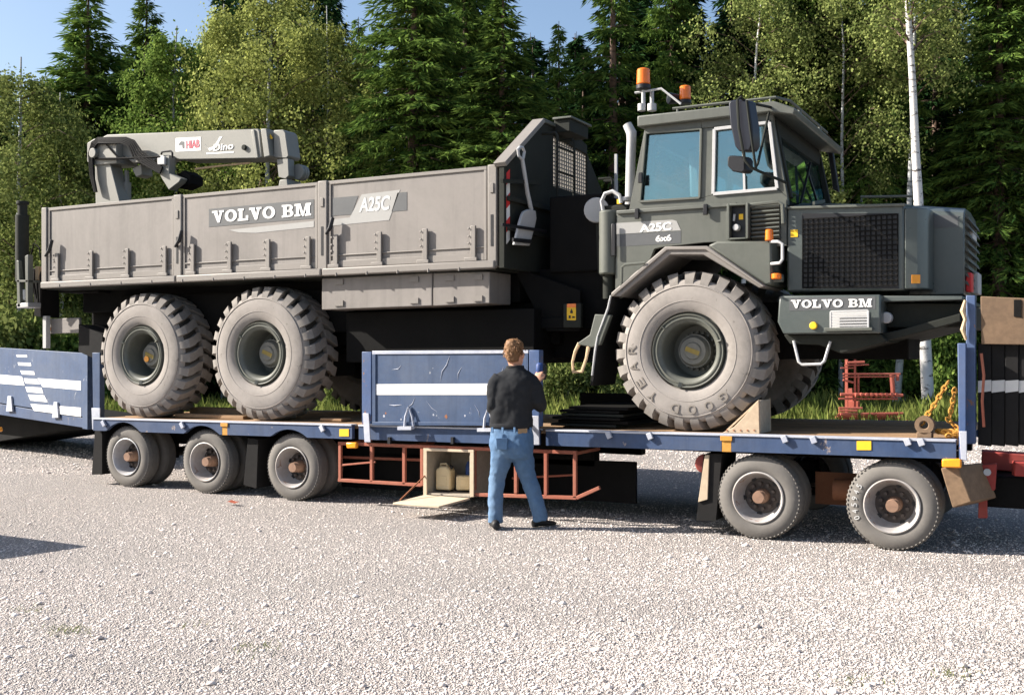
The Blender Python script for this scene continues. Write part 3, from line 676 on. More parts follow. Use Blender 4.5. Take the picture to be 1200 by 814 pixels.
scratch([(527,417),(523,428),(518,435),(516,447)], .005); scratch([(500,470),(506,478),(512,482)]); scratch([(486,466),(483,473),(476,479)]); scratch([(541,430),(537,437),(536,445)]); scratch([(456,474),(462,475),(471,474)], .006); scratch([(590,430),(586,441),(580,446)]); scratch([(556,474),(561,482),(562,489)]); scratch([(470,428),(467,432),(459,433)])
for x, y, s, mt in ((523,488,.022,'rust'),(450,487,.016,'worn'),(452,484,.012,'rust'),(508,486,.012,'worn'),(545,487,.012,'worn'),(600,486,.018,'rust'),(470,491,.012,'worn'),(583,490,.016,'worn')):
    q = Vector(P3(x, y, YS)); MB().add([q+Vector((s*rnd.uniform(.5,1)*math.cos(a), -.0015, s*rnd.uniform(.6,1.3)*math.sin(a))) for a in np.linspace(0, 6.283, 10)[:-1]], [tuple(range(9))]).build('paint_chip', M[mt], TR, smooth=0)
def latch(px, py, Y, s=1.0):
    w = MB().tube([P3(px-6*s, py, Y-.03), P3(px+7*s, py, Y-.03), P3(px+5*s, py-13*s, Y-.025), P3(px+1*s, py-25*s, Y-.02), P3(px-3*s, py-13*s, Y-.025), P3(px-4*s, py, Y-.03)], .012, 6)
    w.prism([P(px-8*s, py-2, Y), P(px+8*s, py-2, Y), P(px+8*s, py+2, Y), P(px-8*s, py+2, Y)], Y-.07, Y-.01)
    return w.build('latch', M['worn'], TR)
latch(478, 501, YS); latch(571, 503, YS)
for px in (454, 528, 600): slab([(px,512),(px+3,512),(px+3,520),(px,520)], YB-.03, YB).build('rope_hook', M['black'], TR)
# rust red storage frame below the middle
YF = .02
def fbar(a, b, w=.035, name='frame_bar', mat='rustred', Y=YF): return MB().bar(P3(*a, Y), P3(*b, Y), w, w).build(name, M[mat], TR, .004)
fbar((397,519),(676,530)); fbar((397,562),(494,568)); fbar((553,579),(676,583))
for px in (399,436,474,495,556,605,640,674): fbar((px, 519.5+(px-397)*.04),(px, 561+(px-397)*.08))
fbar((676,583),(703,571)); fbar((397,545),(440,541), .02); fbar((600,560),(676,556), .02, Y=.4); fbar((397,535),(556,541), .03, Y=.5)
for px in (399,474,556,674):
    a = P3(px, 520+(px-397)*.04, YF); MB().bar((a[0], YF, a[2]), (a[0], .6, a[2]), .03, .03).build('frame_bar', M['rustred'], TR)
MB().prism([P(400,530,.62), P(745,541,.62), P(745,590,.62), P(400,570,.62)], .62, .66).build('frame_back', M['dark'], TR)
# tool box with its flap down
x0, z0 = P(499, 579, 0); x1, z1 = P(552, 527, 0); T = .018
bx = MB().box(x0, x0+T, 0, .5, z0, z1).box(x1-T, x1, 0, .5, z0, z1).box(x0+T, x1-T, 0, .5, z1-T, z1).box(x0+T, x1-T, 0, .5, z0, z0+T).box(x0+T, x1-T, .48, .5, z0+T, z1-T)
BOX = bx.build('tool_box', M['boxin'], TR, .003)
for q in ([(496,525),(555,527),(555,530),(496,528)], [(496,528),(500,528),(500,581),(496,581)], [(551,530),(555,530),(555,582),(551,582)]): slab(q, -.02, -.004).build('box_rim', M['flapwood'], BOX, .002)
fv = [Vector((x0, -.02, z0-.0)), Vector((x1, -.02, z0-.0)), Vector((x1-.10, -.46, z0-.035)), Vector((x0-.10, -.46, z0-.035))]
MB().hexa([p-Vector((0,0,.02)) for p in fv]+fv).build('open_flap', M['flapwood'], BOX, .004)
MB().tube([(x0, -.01, z0+.2), (x0-.08, -.36, z0-.02)], .008, 6).build('flap_stay', M['rust'], BOX)
# front end: posts, folded ramp, drawbar
slab([(1122,402),(1132,402),(1132,540),(1124,538)], YB-.03, YB+.05).build('corner_post', M['bluerust'], TR, .006)
slab([(1132,346),(1143,346),(1143,520),(1132,520)], .02, .12).build('front_post', M['bluerust'], TR, .006)
slab([(1124,505),(1133,505),(1133,540),(1126,538)], YB-.045, YB-.032).build('post_bracket', M['worn'], TR, .004)
MB().tube([P3(1131,352,.0), P3(1128,364,-.02), P3(1131,374,-.01), P3(1128,386,-.02), P3(1132,398,0)], [.012,.022,.014,.02,.01], 7).build('strap_coil', M['tan'], TR)
MB().tube([P3(1150,414,.0), P3(1153,440,-.01), P3(1151,470,-.01), P3(1153,500,0)], .012, 6).build('strap', M['rustred'], TR)
RP = sub('folded_ramp', TR)
for i in range(5):
    a = 1146+i*16
    slab([(a,402),(a+15.6,403),(a+15.6,523),(a,521)], .10+.012*(i % 2), .17).build('ramp_plank', M['blackrub'], RP, .006)
    if i < 4: slab([(a,446),(a+15.6,445),(a+15.6,458),(a,460)], .092+.012*(i % 2), .097+.012*(i % 2)).build('white_band', M['offwhite'], RP, smooth=0)
slab([(1149,347),(1262,352),(1262,405),(1150,403)], .03, .07).build('plywood_panel', M['plywood'], RP, .006)
slab([(1188,351),(1197,351),(1197,372),(1188,371)], .022, .029).build('panel_hinge', M['dark'], RP, .003)
DB = sub('drawbar', TR)
MB().prism([P(1148,545,.35), P(1168,543,.35), P(1166,574,.35), P(1156,576,.35), P(1157,607,.35), P(1146,607,.35)], .35, .42).build('lug_plate', M['drawred'], DB, .006)
MB().bar((-.78, .9, .72), (1.6, 1.1, .62), .22, .16).bar((-.5, .42, .70), (1.6, .9, .62), .12, .12).build('beam', M['drawred'], DB, .01)
MB().cyl(P3(1157,553,.33), P3(1157,553,.36), .03).build('pin', M['steel'], DB)
MB().box(-.75, -.35, .5, 1.4, .35, .62).build('air_tank_bracket', M['dark'], DB, .02)
# rear tail of the trailer, a little out of line
TS = sub('tail_section', TR)
dR = 15.40; dL = dR*85/76.0
def TL(px, py):                       # tail plane: depth runs with 1/px
    f = (103-px)/103.0; return C(px, py, 1/((1-f)/dR + f/dL))
nrm_t = (TL(103,450)-TL(20,450)).cross(Vector((0,0,1))).normalized()
def tslab(px, off, th, name, mat, par=TS, bev=.005):
    pts = [TL(x, y)+nrm_t*off for x, y in px]; n = len(pts); b = [p-nrm_t*th for p in pts]
    return MB().add(pts+b, [tuple(range(n)), tuple(range(2*n-1, n-1, -1))]+[(i, i+n, (i+1) % n+n, (i+1) % n) for i in range(n)]).build(name, M[mat], par, bev)
tslab([(-90,401.5),(97,413.5),(97,488),(-90,457)], .0, .05, 'drop_side', 'blue')
tslab([(-90,458.5),(97,489.5),(97,501),(-90,472)], -.01, .06, 'side_beam', 'bluebeam')
tslab([(98,411),(104,411),(104,503),(98,502)], .02, .09, 'corner_post', 'blue')
for q in ([(-90,431),(26,441),(29,451.5),(-90,442)], [(44,443),(95,446.5),(95,457),(50,453)], [(36,473),(95,477.5),(95,488),(40,481)]): tslab(q, .004, .003, 'white_stripe', 'white', bev=0)
for q in ([(19,415.5),(32,416),(32,418.5),(20,418)], [(21,424.5),(36,425),(37,428.5),(22,428)], [(24,434),(40,435),(41,439),(26,438.5)], [(28,443),(43,444),(47,450),(30,449)], [(30,453),(49,454),(51,461),(32,459)], [(33,462),(52,463),(56,471),(36,469)]): tslab(q, .004, .003, 'white_stripe', 'white', bev=0)
for px in (13, 67): tslab([(px-2,462+px*.13),(px+2,462.5+px*.13),(px+3.5,480+px*.14),(px-4,480+px*.14)], .03, .03, 'latch', 'worn')
pts = [TL(-90,474)-nrm_t*.5, TL(102,503)-nrm_t*.35, TL(50,505)-nrm_t*.35, TL(-90,528)-nrm_t*.5]
MB().add(pts+[p-nrm_t*1.6 for p in pts], [(0,1,2,3),(7,6,5,4),(0,4,5,1),(1,5,6,2),(2,6,7,3),(3,7,4,0)]).build('underframe', M['dark'], TS)
p = TL(2, 503); MB().cyl(p, p+nrm_t*.05, .035, n=12).build('amber_lamp', M['amber'], TS)
slab([(108,413),(117,413),(117,492),(109,492)], .34, .42).build('corner_post', M['blue'], TR, .006)
slab([(107,478),(117,478),(117,503),(108,503)], .32, .337).build('post_bracket', M['worn'], TR, .004)
# ------------------------------------------------------------------ olive six wheeled dump truck
TK = thing('dump_truck', 'olive grey six wheeled articulated truck with flat load bed loaded on the blue trailer', 'truck', (-6.5, 1.35, dz(-6.5)))
YT = .1
def tprism(px, Y0, Y1, name, mat, par=None, bev=.008, smooth=35):
    return MB().prism([P(x, y, Y0) for x, y in px], Y0, Y1).build(name, M[mat], par or TK, bev, smooth)
def tmark(px, Y, name, mat, par=None, t=.003): return sticker(px, Y, M[mat], name, par or TK, t)
# --- big wheels
def make_bigwheel():
    r, w, rr = .682, .53, .364
    prof = [(rr, .07), (rr+.003, .012), (rr+.035, -.010), (.47, -.022), (.58, -.018), (.64, .004), (.660, .028), (.670, .05), (.678, .085), (r, .12), (r+.002, w/2), (r, w-.12), (.674, w-.07), (.662, w-.03), (.64, w-.004), (.55, w+.02), (rr+.03, w), (rr, w-.03)]
    ty = MB().lathe(prof[:8], n=96).lathe(prof[12:], n=64)
    tb = MB().lathe(prof[7:13], n=96)
    ty.lathe([(.463, -.0205), (.466, -.0245), (.470, -.0245), (.473, -.021)], n=96); ty.lathe([(.606, -.010), (.610, -.0165), (.616, -.0145), (.620, -.0065)], n=96)
    tr = MB(); NL = 27; pitch = 2*math.pi/NL
    secs = [(-.002, .648, .0), (.022, .70, .0), (.055, .742, .05), (.13, .750, .20), (.20, .753, .46), (.262, .753, .52)]
    for half in (0, 1):
        for i in range(NL):
            pts = []
            for (y, rad, off) in secs:
                yy = y if half == 0 else w-y
                a = (i+off+(.5 if half else 0))*pitch; hw = pitch*(.30 if y > .04 else .27)
                pts.append([(rd*math.cos(a+s*hw*q), yy, rd*math.sin(a+s*hw*q)) for s, rd, q in ((-1, rad-.095, 1.15), (-1, rad, 1), (1, rad, 1), (1, rad-.095, 1.15))])
            tr.rings(pts, 4)
    rim = MB().lathe([(.368, .06), (.346, .055), (.345, -.004), (.340, -.014), (.334, -.012), (.329, .0), (.326, .004), (.318, .002), (.312, -.006), (.302, -.006), (.296, .004), (.285, .012), (.270, .022), (.262, .04), (.256, .07), (.254, .30), (.24, .32), (.0, .325)], n=72)
    rim.lathe([(.37, w-.01), (.33, w-.0), (.27, w-.1), (.254, .33)], n=48)
    for i in range(3): 
        a = .6+i*2.1; rim.bar((.300*math.cos(a), -.010, .300*math.sin(a)), (.345*math.cos(a), -.020, .345*math.sin(a)), .035, .012)
    hub = MB().cyl((0,.325,0), (0,.20,0), .165, .160, 32).cyl((0,.20,0), (0,.15,0), .15, .125, 32).cyl((0,.15,0), (0,.135,0), .085, .075, 24)
    bo = MB()
    for i in range(20):
        a = 2*math.pi*i/20; bo.cyl((.178*math.cos(a), .325, .178*math.sin(a)), (.178*math.cos(a), .29, .178*math.sin(a)), .014, n=6)
    pl = MB().prism([(-.07,-.022),(.07,-.022),(.07,.022),(-.07,.022)], .130, .1345)
    return [('tyre', ty.mesh('tyre', 35), 'rubber', None), ('tread', tr.mesh('tread', 30), 'tread', None), ('tread_base', tb.mesh('tread_base', 35), 'treadbase', None), ('rim', rim.mesh('rim', 35), 'rim', None), ('hub', hub.mesh('hub', 35), 'hubm', None), ('wheel_bolts', bo.mesh('wheel_bolts', 30), 'hubm', 'stuff'), ('hub_plate', pl.mesh('hub_plate', 0), 'hubyellow', None)]
BW = make_bigwheel()
for nm, me, mt, kd in BW: me.materials.append(M[mt])
def big_wheel(x, z, near, turn):
    w = sub('wheel', TK, (x, YT+.02 if near else 2.6, z)); w.rotation_euler = (0, turn, 0 if near else math.pi)
    for nm, me, mt, kd in BW:
        if nm == 'hub_plate' and not near: continue
        o = bpy.data.objects.new(nm, me); COL.objects.link(o); o.parent = w
        if kd: o['kind'] = kd
        if nm == 'hub_plate': o.rotation_euler = (0, -turn+.35, 0)
    return w
wx = (-10.262, -8.36, -3.235)
for i, x in enumerate(wx):
    s_ = (1.035, 1.04, 1.0)[i]; z = dz(x)+.752*s_; w = big_wheel(x-(.02, .03, 0)[i], z, True, .13*i+.05); w.scale = (s_, 1, s_); w2 = big_wheel(x, z, False, i); w2.scale = (s_, 1, s_)
    w['label'] = ('rearmost dusty wheel with orange marker on its hub', 'middle dusty wheel under the load bed', 'dusty front wheel with raised lettering on the sidewall')[i]
MB().cyl((wx[0]-.06, YT+.02+.13, dz(wx[0])+.752-.02), (wx[0]-.06, YT+.02+.12, dz(wx[0])+.752-.02), .038, n=16).build('hub_marker', M['amber'], TK)
fz = dz(wx[2])+.752; M['letter'] = paint('tyre_lettering', (.185, .164, .142), .9, .1)
for s, a0 in (('GOOD', -50), ('YEAR', -129)):
    for i, ch in enumerate(s):
        a = R(a0-i*17.5); c, sn = math.cos(a), math.sin(a); uu = (sn, 0, -c); vv = (c, 0, sn); rr = .505
        text_mesh(ch, M['letter'], 'sidewall_lettering', TK, (wx[2]+rr*c-uu[0]*.042, YT-.0005, fz+rr*sn-uu[2]*.042), uu, vv, .080, .082, (0,-1,0), .006, .0065)
# --- chassis
m = MB()
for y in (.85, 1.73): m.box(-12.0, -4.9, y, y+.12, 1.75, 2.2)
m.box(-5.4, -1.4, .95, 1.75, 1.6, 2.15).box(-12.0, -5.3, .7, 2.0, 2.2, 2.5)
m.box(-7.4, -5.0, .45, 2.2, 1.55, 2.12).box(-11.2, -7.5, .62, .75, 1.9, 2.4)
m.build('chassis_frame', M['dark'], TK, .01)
for x in wx: MB().cyl((x, .45, dz(x)+.752), (x, 2.25, dz(x)+.752), .14).box(x-.25, x+.25, 1.1, 1.6, dz(x)+.5, dz(x)+1.0).build('axle', M['dark'], TK, .02)
MB().bar((-10.3, .72, 1.62), (-8.3, .72, 1.64), .1, .26).build('bogie_beam', M['dark'], TK, .02)
MB().cyl((-8.2, 1.35, 1.7), (-3.4, 1.35, 1.75), .07).build('drive_shaft', M['dark'], TK)
tprism([(581,384),(640,372),(680,370),(680,384),(581,386)], .6, .72, 'frame_gusset', 'dark')
tprism([(600,312),(680,340),(680,388),(640,388)], .62, .66, 'frame_gusset', 'dark')
tprism([(660,356),(681,355),(681,384),(660,384)], .55, .60, 'label_panel', 'darkolive')
L = tmark([(664.5,356),(675,355.5),(675,375),(664.5,375)], .55, 'warning_label', 'yellow'); L['label'] = 'yellow and orange warning label'
tmark([(664.5,356),(675,355.5),(675,360),(664.5,360.3)], .546, 'warning_label', 'orange'); tmark([(666.5,369.5),(668.8,369.5),(668.8,373),(666.5,373)], .546, 'warning_label', 'black'); tmark([(670.5,370.5),(673.5,370.5),(673.5,372.5),(670.5,372.5)], .546, 'warning_label', 'black')
tmark([(668.2,365),(669.7,361.5),(671.2,365),(671,367),(668.4,367)], .546, 'warning_label', 'black')
p = Vector(P3(606, 379, .58)); MB().cyl(p, p-Vector((0,.02,0)), .035, n=14).build('amber_reflector', M['amber'], TK)
# --- load bed
BX0, BX1 = -12.02, -5.27
ft = lambda x: 2.545+.003*(x-BX0)
MB().hexa([(BX0,.12,ft(BX0)-.06),(BX1,.12,ft(BX1)-.06),(BX1,2.6,ft(BX1)-.06),(BX0,2.6,ft(BX0)-.06),(BX0,.12,ft(BX0)+.03),(BX1,.12,ft(BX1)+.03),(BX1,2.6,ft(BX1)+.03),(BX0,2.6,ft(BX0)+.03)]).build('bed_floor', M['darkolive'], TK, .006)
for a, b in ((BX0-.01, -9.64), (-9.62, -7.45), (-7.43, BX1+.02)):
    MB().prism([(a, ft(a)-.05), (b, ft(b)-.05), (b, ft(b)+.035), (a, ft(a)+.035)], .045, .118).build('bed_rail', M['bed_rail'], TK, .015)
def side_panel(x0, x1, Y0, sgn, near=True):
    zt = lambda x: ft(x)+.995; zb = lambda x: ft(x)+.04; Y1 = Y0+.035*sgn; lo, hi = min(Y0, Y1), max(Y0, Y1)
    pn = MB().prism([(x0, zb(x0)), (x1, zb(x1)), (x1, zt(x1)), (x0, zt(x0))], lo, hi).build('side_panel', M['bed'], TK, .004)
    f = Y0-.014*sgn; a_, b_ = min(f, Y0), max(f, Y0)
    e = .032
    for q in ([(x0,zt(x0)-e),(x1,zt(x1)-e),(x1,zt(x1)+.006),(x0,zt(x0)+.006)], [(x0,zb(x0)),(x0+e,zb(x0)),(x0+e,zt(x0)-e),(x0,zt(x0)-e)], [(x1-e,zb(x1)),(x1,zb(x1)),(x1,zt(x1)-e),(x1-e,zt(x1)-e)], [(x0+e,zb(x0)),(x1-e,zb(x1)),(x1-e,zb(x1)+.075),(x0+e,zb(x0)+.075)], [(x0+e,zb(x0)+.13),(x1-e,zb(x1)+.13),(x1-e,zb(x1)+.142),(x0+e,zb(x0)+.142)]):
        MB().prism(q, a_, b_).build('panel_rim', M['bed_rail'], pn, .004)
    return pn, zb
panels = []
XP = ((-11.93, -9.70), (-9.55, -7.52), (-7.37, -5.36))
for i, (a, b) in enumerate(XP):
    pn, zb = side_panel(a, b, YT, 1); panels.append(pn)
    for j in range(4):
        x = a+(b-a)*(.085+.285*j) if i < 2 else a+(b-a)*(.055+.29*j)
        h = MB().box(x-.03, x+.03, YT-.04, YT-.014, zb(x)+.03, zb(x)+.36).box(x-.10, x+.05, YT-.045, YT-.014, zb(x)-.005, zb(x)+.035)
        for zz in (.18, .25, .33): h.cyl((x-.045, YT-.036, zb(x)+zz), (x-.045, YT-.05, zb(x)+zz), .014, n=8)
        h.build('hinge', M['bed_rail'], TK, .006)
    side_panel(a, b, 2.6, -1)
for x0, x1 in ((BX0-.02, -11.94), (-9.69, -9.56), (-7.51, -7.38), (-5.345, -5.235)):
    m = MB().prism([(x0, ft(x0)-.03), (x1, ft(x1)-.03), (x1, ft(x1)+1.01), (x0, ft(x0)+1.01)], YT-.03, YT+.07); m.build('stake_post', M['bed_rail'], TK, .012)
    MB().prism([(x0, ft(x0)+.02), (x1, ft(x1)+.02), (x1, ft(x1)+1.0), (x0, ft(x0)+1.0)], 2.55, 2.63).build('stake_post', M['bed_rail'], TK, .012)
    if x0 > -11:
        xc = (x0+x1)/2
        MB().box(xc-.014, xc+.014, YT-.034, YT-.0295, ft(xc)+.18, ft(xc)+.5).build('post_slot', M['black'], TK)
        MB().box(xc-.022, xc+.022, YT-.04, YT-.031, ft(xc)+.72, ft(xc)+.82).build('post_catch', M['bed_rail'], TK, .004)
for px, py in ((57,292), (209,281), (386,266)):
    MB().tube([P3(px+4, py-11, YT-.06), P3(px+1, py+1, YT-.07), P3(px-4, py+8, YT-.05)], [.022,.026,.015], 7).build('latch_handle', M['black'], TK)
MB().box(-11.98, -11.94, .15, 2.55, ft(-12)+.04, ft(-12)+.98).build('tail_panel', M['bed'], TK, .006)
for px in range(70, 560, 36): 
    a = P3(px, 333-(px-70)*.042, .05); MB().cyl(a, (a[0], a[1], a[2]-.035), .012, n=6).build('rail_hook', M['bed_rail'], TK)
# markings on the bed side
p1, p2 = P(245, 265, YT), P(368, 256, YT)
tmark([(245,245),(368,233.5),(368,256),(245,266)], YT-.0, 'dark_stripe', 'decalgrey', panels[1])
serif_text('VOLVO BM', M['white'], 'lettering', panels[1], (P(249,261.5,YT)[0], YT-.004, P(249,261.5,YT)[1]), (1,0,.003), (0,0,1), P(365,250,YT)[0]-P(249,261,YT)[0], P(249,248,YT)[1]-P(249,262,YT)[1], (0,-1,0))
tmark([(268,269.5),(368,259),(368,266),(300,273),(280,272.5)], YT, 'pale_swoosh', 'decalpale', panels[1])
tmark([(390,232),(420,229.5),(412,251.5),(390,253)], YT, 'dark_stripe', 'decalgrey', panels[2])
tmark([(424,228),(469,222.5),(456,258),(390,264.5),(390,257),(410,255)], YT, 'pale_swoosh', 'decalpale', panels[2])
tmark([(466,226),(477,225),(477,246.5),(459,248)], YT, 'dark_stripe', 'decalgrey', panels[2])
text_mesh('A25C', M['offwhite'], 'lettering', panels[2], (P(421,249,YT)[0], YT-.003, P(421,249,YT)[1]), (1,0,.003), (0.12,0,1), P(456,247,YT)[0]-P(421,249,YT)[0], P(421,232,YT)[1]-P(421,249,YT)[1], (0,-1,0), .03)
# tool lockers below the bed
for q in ([(377,326),(506.5,319.5),(506.5,358.5),(377,363)], [(507.5,319.5),(574,318),(574,355.5),(507.5,358.5)]):
    lk = tprism(q, .16, .62, 'tool_locker', 'bed', bev=.01)
    for f in ((.16, .84) if q[0][0] < 400 else (.3, .8)):
        x = q[0][0]+(q[1][0]-q[0][0])*f
        for yy in (328, 353): 
            y = yy-(x-377)*.035; tmark([(x-5,y),(x+5,y-.4),(x+5,y+6),(x-5,y+6.4)], .16, 'locker_hinge', 'bed_rail', lk, .014)
# --- headboard with mesh window and ladders (upright plane at x = XH)
XH = -5.20; zh0, zh1 = ft(XH)-.05, 4.15
def yprism(poly, x0, x1, name, mat, par, bev=.006): return MB().prism(poly, x0, x1, 'x').build(name, M[mat], par, bev)
HB = yprism([(.06,zh0),(2.62,zh0),(2.62,3.50),(1.2,3.50),(1.2,4.15),(.92,4.15),(.06,3.57)], XH, XH+.06, 'headboard', 'darkolive', TK)
yprism([(2.12,3.50),(2.62,3.50),(2.62,3.57),(2.12,4.0)], XH, XH+.06, 'headboard_corner', 'darkolive', HB)
yprism([(1.2,4.06),(2.12,3.99),(2.12,4.10),(1.9,4.15),(1.2,4.15)], XH, XH+.06, 'headboard_top', 'darkolive', HB)
MB().bar((XH+.02, .04, 3.56), (XH+.02, .92, 4.165), .14, .05).build('headboard_edge', M['bed_rail'], HB, .006)
MB().bar((XH+.02, .92, 4.165), (XH+.02, 1.95, 4.165), .14, .04).build('headboard_edge', M['olive'], HB, .006)
ms = MB()
for i in range(16): y = 1.22+.9*i/15; ms.bar((XH+.03, y, 3.50), (XH+.03, y, 4.06), .014, .014)
for i in range(13): z = 3.52+.52*i/12; ms.bar((XH+.03, 1.2, z), (XH+.03, 2.12, z), .010, .010)
w = ms.build('wire_mesh', M['bed_rail'], HB); w['kind'] = 'stuff'
for z in (2.9, 3.2): MB().box(XH+.06, XH+.10, .1, 2.6, z, z+.05).build('headboard_rib', M['darkolive'], HB, .004)
tmark_ = [(0.075,2.72),(.075,3.3)]
for i in range(6):
    z0 = 2.76+i*.12; yprism([(.10,z0),(.17,z0+.05),(.17,z0+.17),(.10,z0+.12)], XH+.0605, XH+.064, 'warning_stripe', 'redp' if i % 2 else 'white', HB, 0)
def ladder(y0, y1, zt, zb, n, mat='darkolive'):
    l = MB()
    for y in (y0, y1): l.tube([(XH+.06, y, zt), (XH+.22, y, zt), (XH+.24, y, zt-.03), (XH+.24, y, zb)], .016, 7)
    for i in range(n): z = zb+.15+(zt-zb-.3)*i/(n-1); l.tube([(XH+.24, y0, z), (XH+.24, y1, z)], .013, 6)
    return l.build('ladder', M[mat], TK)
ladder(.92, 1.35, 4.02, 2.4, 6); ladder(2.45, 2.62, 3.75, 2.9, 4)
MB().box(XH+.065, XH+.26, 1.2, 1.7, 4.08, 4.22).build('lamp_box', M['darkolive'], HB, .01)
MB().box(XH+.062, XH+.29, 1.17, 1.73, 4.222, 4.245).build('lamp_box_lid', M['olive'], HB, .005)
MB().bar((XH+.35, 2.3, 3.2), (XH+.35, 2.3, 4.0), .03, .03).build('guard_post', M['gal'], TK)
m = MB().box(-5.1, -4.0, .75, 2.1, 1.9, 2.55).box(-4.95, -4.35, .7, 2.2, 2.5, 3.3); m.build('rear_cab_equipment', M['dark'], TK, .02)
# --- cab
YC = .30; YR = 2.36; W = YR-YC
CB = sub('cab', TK)
def cprism(px, Y0, Y1, name='cab_panel', mat='cab', bev=.004, par=None):     # outline measured on the near cab side plane
    return MB().prism([P(x, y, YC) for x, y in px], Y0, Y1).build(name, M[mat], par or CB, bev)
for far in (0, 1):
    A, B = (YC, YC+.07) if not far else (YR-.07, YR)
    cprism([(757,143),(822,138),(822,151),(756.5,156)], A, B); cprism([(822,138),(905,131.5),(906,141),(836,149),(822,150.5)], A, B)
    cprism([(757,143),(756.5,156),(750,238),(737,247)][::1], A, B); cprism([(822,151),(836,149.5),(834.5,229),(820,232.5)], A, B)
    cprism([(903,141.5),(906,141),(923,231),(912.5,222)], A, B)
    cprism([(737,247),(750,237),(820,232.5),(834.5,229),(912.5,222.5),(923,231),(923,240),(724,252)], A, B)
    MB().prism([P(x, y, YC) for x, y in ((756.5,156),(822,151),(820,232.5),(750,237))], A+.025, A+.035).build('window_pane', M['glass'], CB, smooth=0)
    MB().prism([P(x, y, YC) for x, y in ((836,149.5),(903,141.5),(912.5,222.5),(834.5,229))], A+.025, A+.035).build('window_pane', M['glass'], CB, smooth=0)
def frame(px, Y, w, mat, name='window_frame', par=None):      # thin rim round an opening
    pts = [Vector(P3(x, y, Y)) for x, y in px]; n = len(pts); mb = MB()
    for i in range(n):
        a, b = pts[i], pts[(i+1) % n]; mb.bar(a, b, .03+.001*(i % 2), w, (0,0,1)) if abs((b-a).normalized().z) < .7 else mb.bar(a, b, w, .03+.001*(i % 2), (0,1,0))
    return mb.build(name, M[mat], par or CB, .003)
frame([(757,156),(822,151),(820,232),(750,236.5)], YC-.004, .022, 'olive'); frame([(837.5,151.5),(902,143.5),(911,221),(836,227.5)], YC-.005, .03, 'gal')
MB().bar(P3(872, 205, YC-.004), P3(872.5, 225, YC-.004), .02, .02).bar(P3(870, 147, YC+.01), P3(872.5, 225, YC+.01), .018, .018).build('window_bar', M['gal'], CB)
xa, za = P(757, 143, YC); xf, zf = P(905, 131.5, YC); xb, zb_ = P(923, 231, YC); xr, zr = P(737, 247, YC)
# roof slab with overhanging visor
xo0, xo1 = P(747, 140, YC-.06)[0], P(917, 140, YC-.06)[0]
MB().prism([(xo0,zf-.02),(xo1-.12,zf-.01),(xo1+.10,zf-.06),(xo1+.12,zf+.0),(xo1-.08,zf+.085),(xo0,zf+.085)], YC-.07, YR+.07).build('roof', M['cab'], CB, .012)
MB().prism([(xa,zf-.15),(xf,zf-.15),(xf,zf-.021),(xa,zf-.021)], YC+.072, YR-.072).build('roof_lining', M['darkolive'], CB)
# rear wall and windscreen
MB().hexa([(xa,YC+.072,zf-.16),(xa+.05,YC+.072,zf-.16),(xa+.05,YR-.072,zf-.16),(xa,YR-.072,zf-.16),(xa,YC+.072,zf-.02),(xa+.05,YC+.072,zf-.02),(xa+.05,YR-.072,zf-.02),(xa,YR-.072,zf-.02)]).build('cab_rear_header', M['cab'], CB)
MB().box(xa-.06, xa+.0, YC+.072, YR-.072, zr-.2, zr+.35).build('cab_rear_wall', M['cab'], CB)
MB().bar((xa-.0, YC+.08, zr+.3), (xa+.05, YC+.08, zf-.1), .06, .06).bar((xa, YR-.09, zr+.3), (xa+.05, YR-.09, zf-.1), .06, .06).build('cab_pillar', M['cab'], CB)
MB().add([(xf-.03,YC+.075,zf-.12),(xf-.03,YR-.075,zf-.12),(xb-.03,YR-.075,zb_),(xb-.03,YC+.075,zb_)], [(0,1,2,3)]).build('windscreen', M['glass'], CB, smooth=0)
for y_ in (YC+.09, YR-.09): MB().bar((xf, y_, zf-.10), (xb, y_, zb_), .07, .05).build('windscreen_pillar', M['darkolive'], CB, .004)
MB().box(xf-.06, xf+.02, YC+.072, YR-.072, zf-.19, zf-.06).build('windscreen_header', M['darkolive'], CB, .004)
MB().bar((xb-.02, YC+.6, zb_+.02), (xb-.06, YC+1.2, zb_+.5), .02, .02).bar((xb-.02, YC+1.5, zb_+.02), (xb-.07, YC+1.1, zb_+.42), .02, .02).build('wiper', M['black'], CB)
MB().prism([(xr+.05,zr-.1),(xb,zr-.1),(xb,zb_-.04),(xr+.05,zb_-.35)], YC+.075, YR-.075).build('cab_floor', M['dark'], CB)
MB().prism([(xb-.5,zb_-.05),(xb-.05,zb_-.05),(xb-.05,zb_+.12),(xb-.42,zb_+.2)], YC+.1, YR-.1).build('dashboard', M['black'], CB, .02)
MB().box(-3.42, -2.98, .95, 1.5, 3.0, 3.15).prism([(-3.5,3.12),(-3.36,3.12),(-3.42,3.72),(-3.52,3.72)], .97, 1.48).box(-3.53, -3.44, 1.1, 1.35, 3.74, 3.9).build('driver_seat', M['decalpale'], CB, .03)
MB().tube([(-2.75+.12*math.cos(a)*.5, 1.2+.2*math.sin(a), 3.33+.10*math.cos(a)) for a in np.linspace(0, 6.28, 20)[:-1]], .014, 6, True).build('steering_wheel', M['black'], CB)
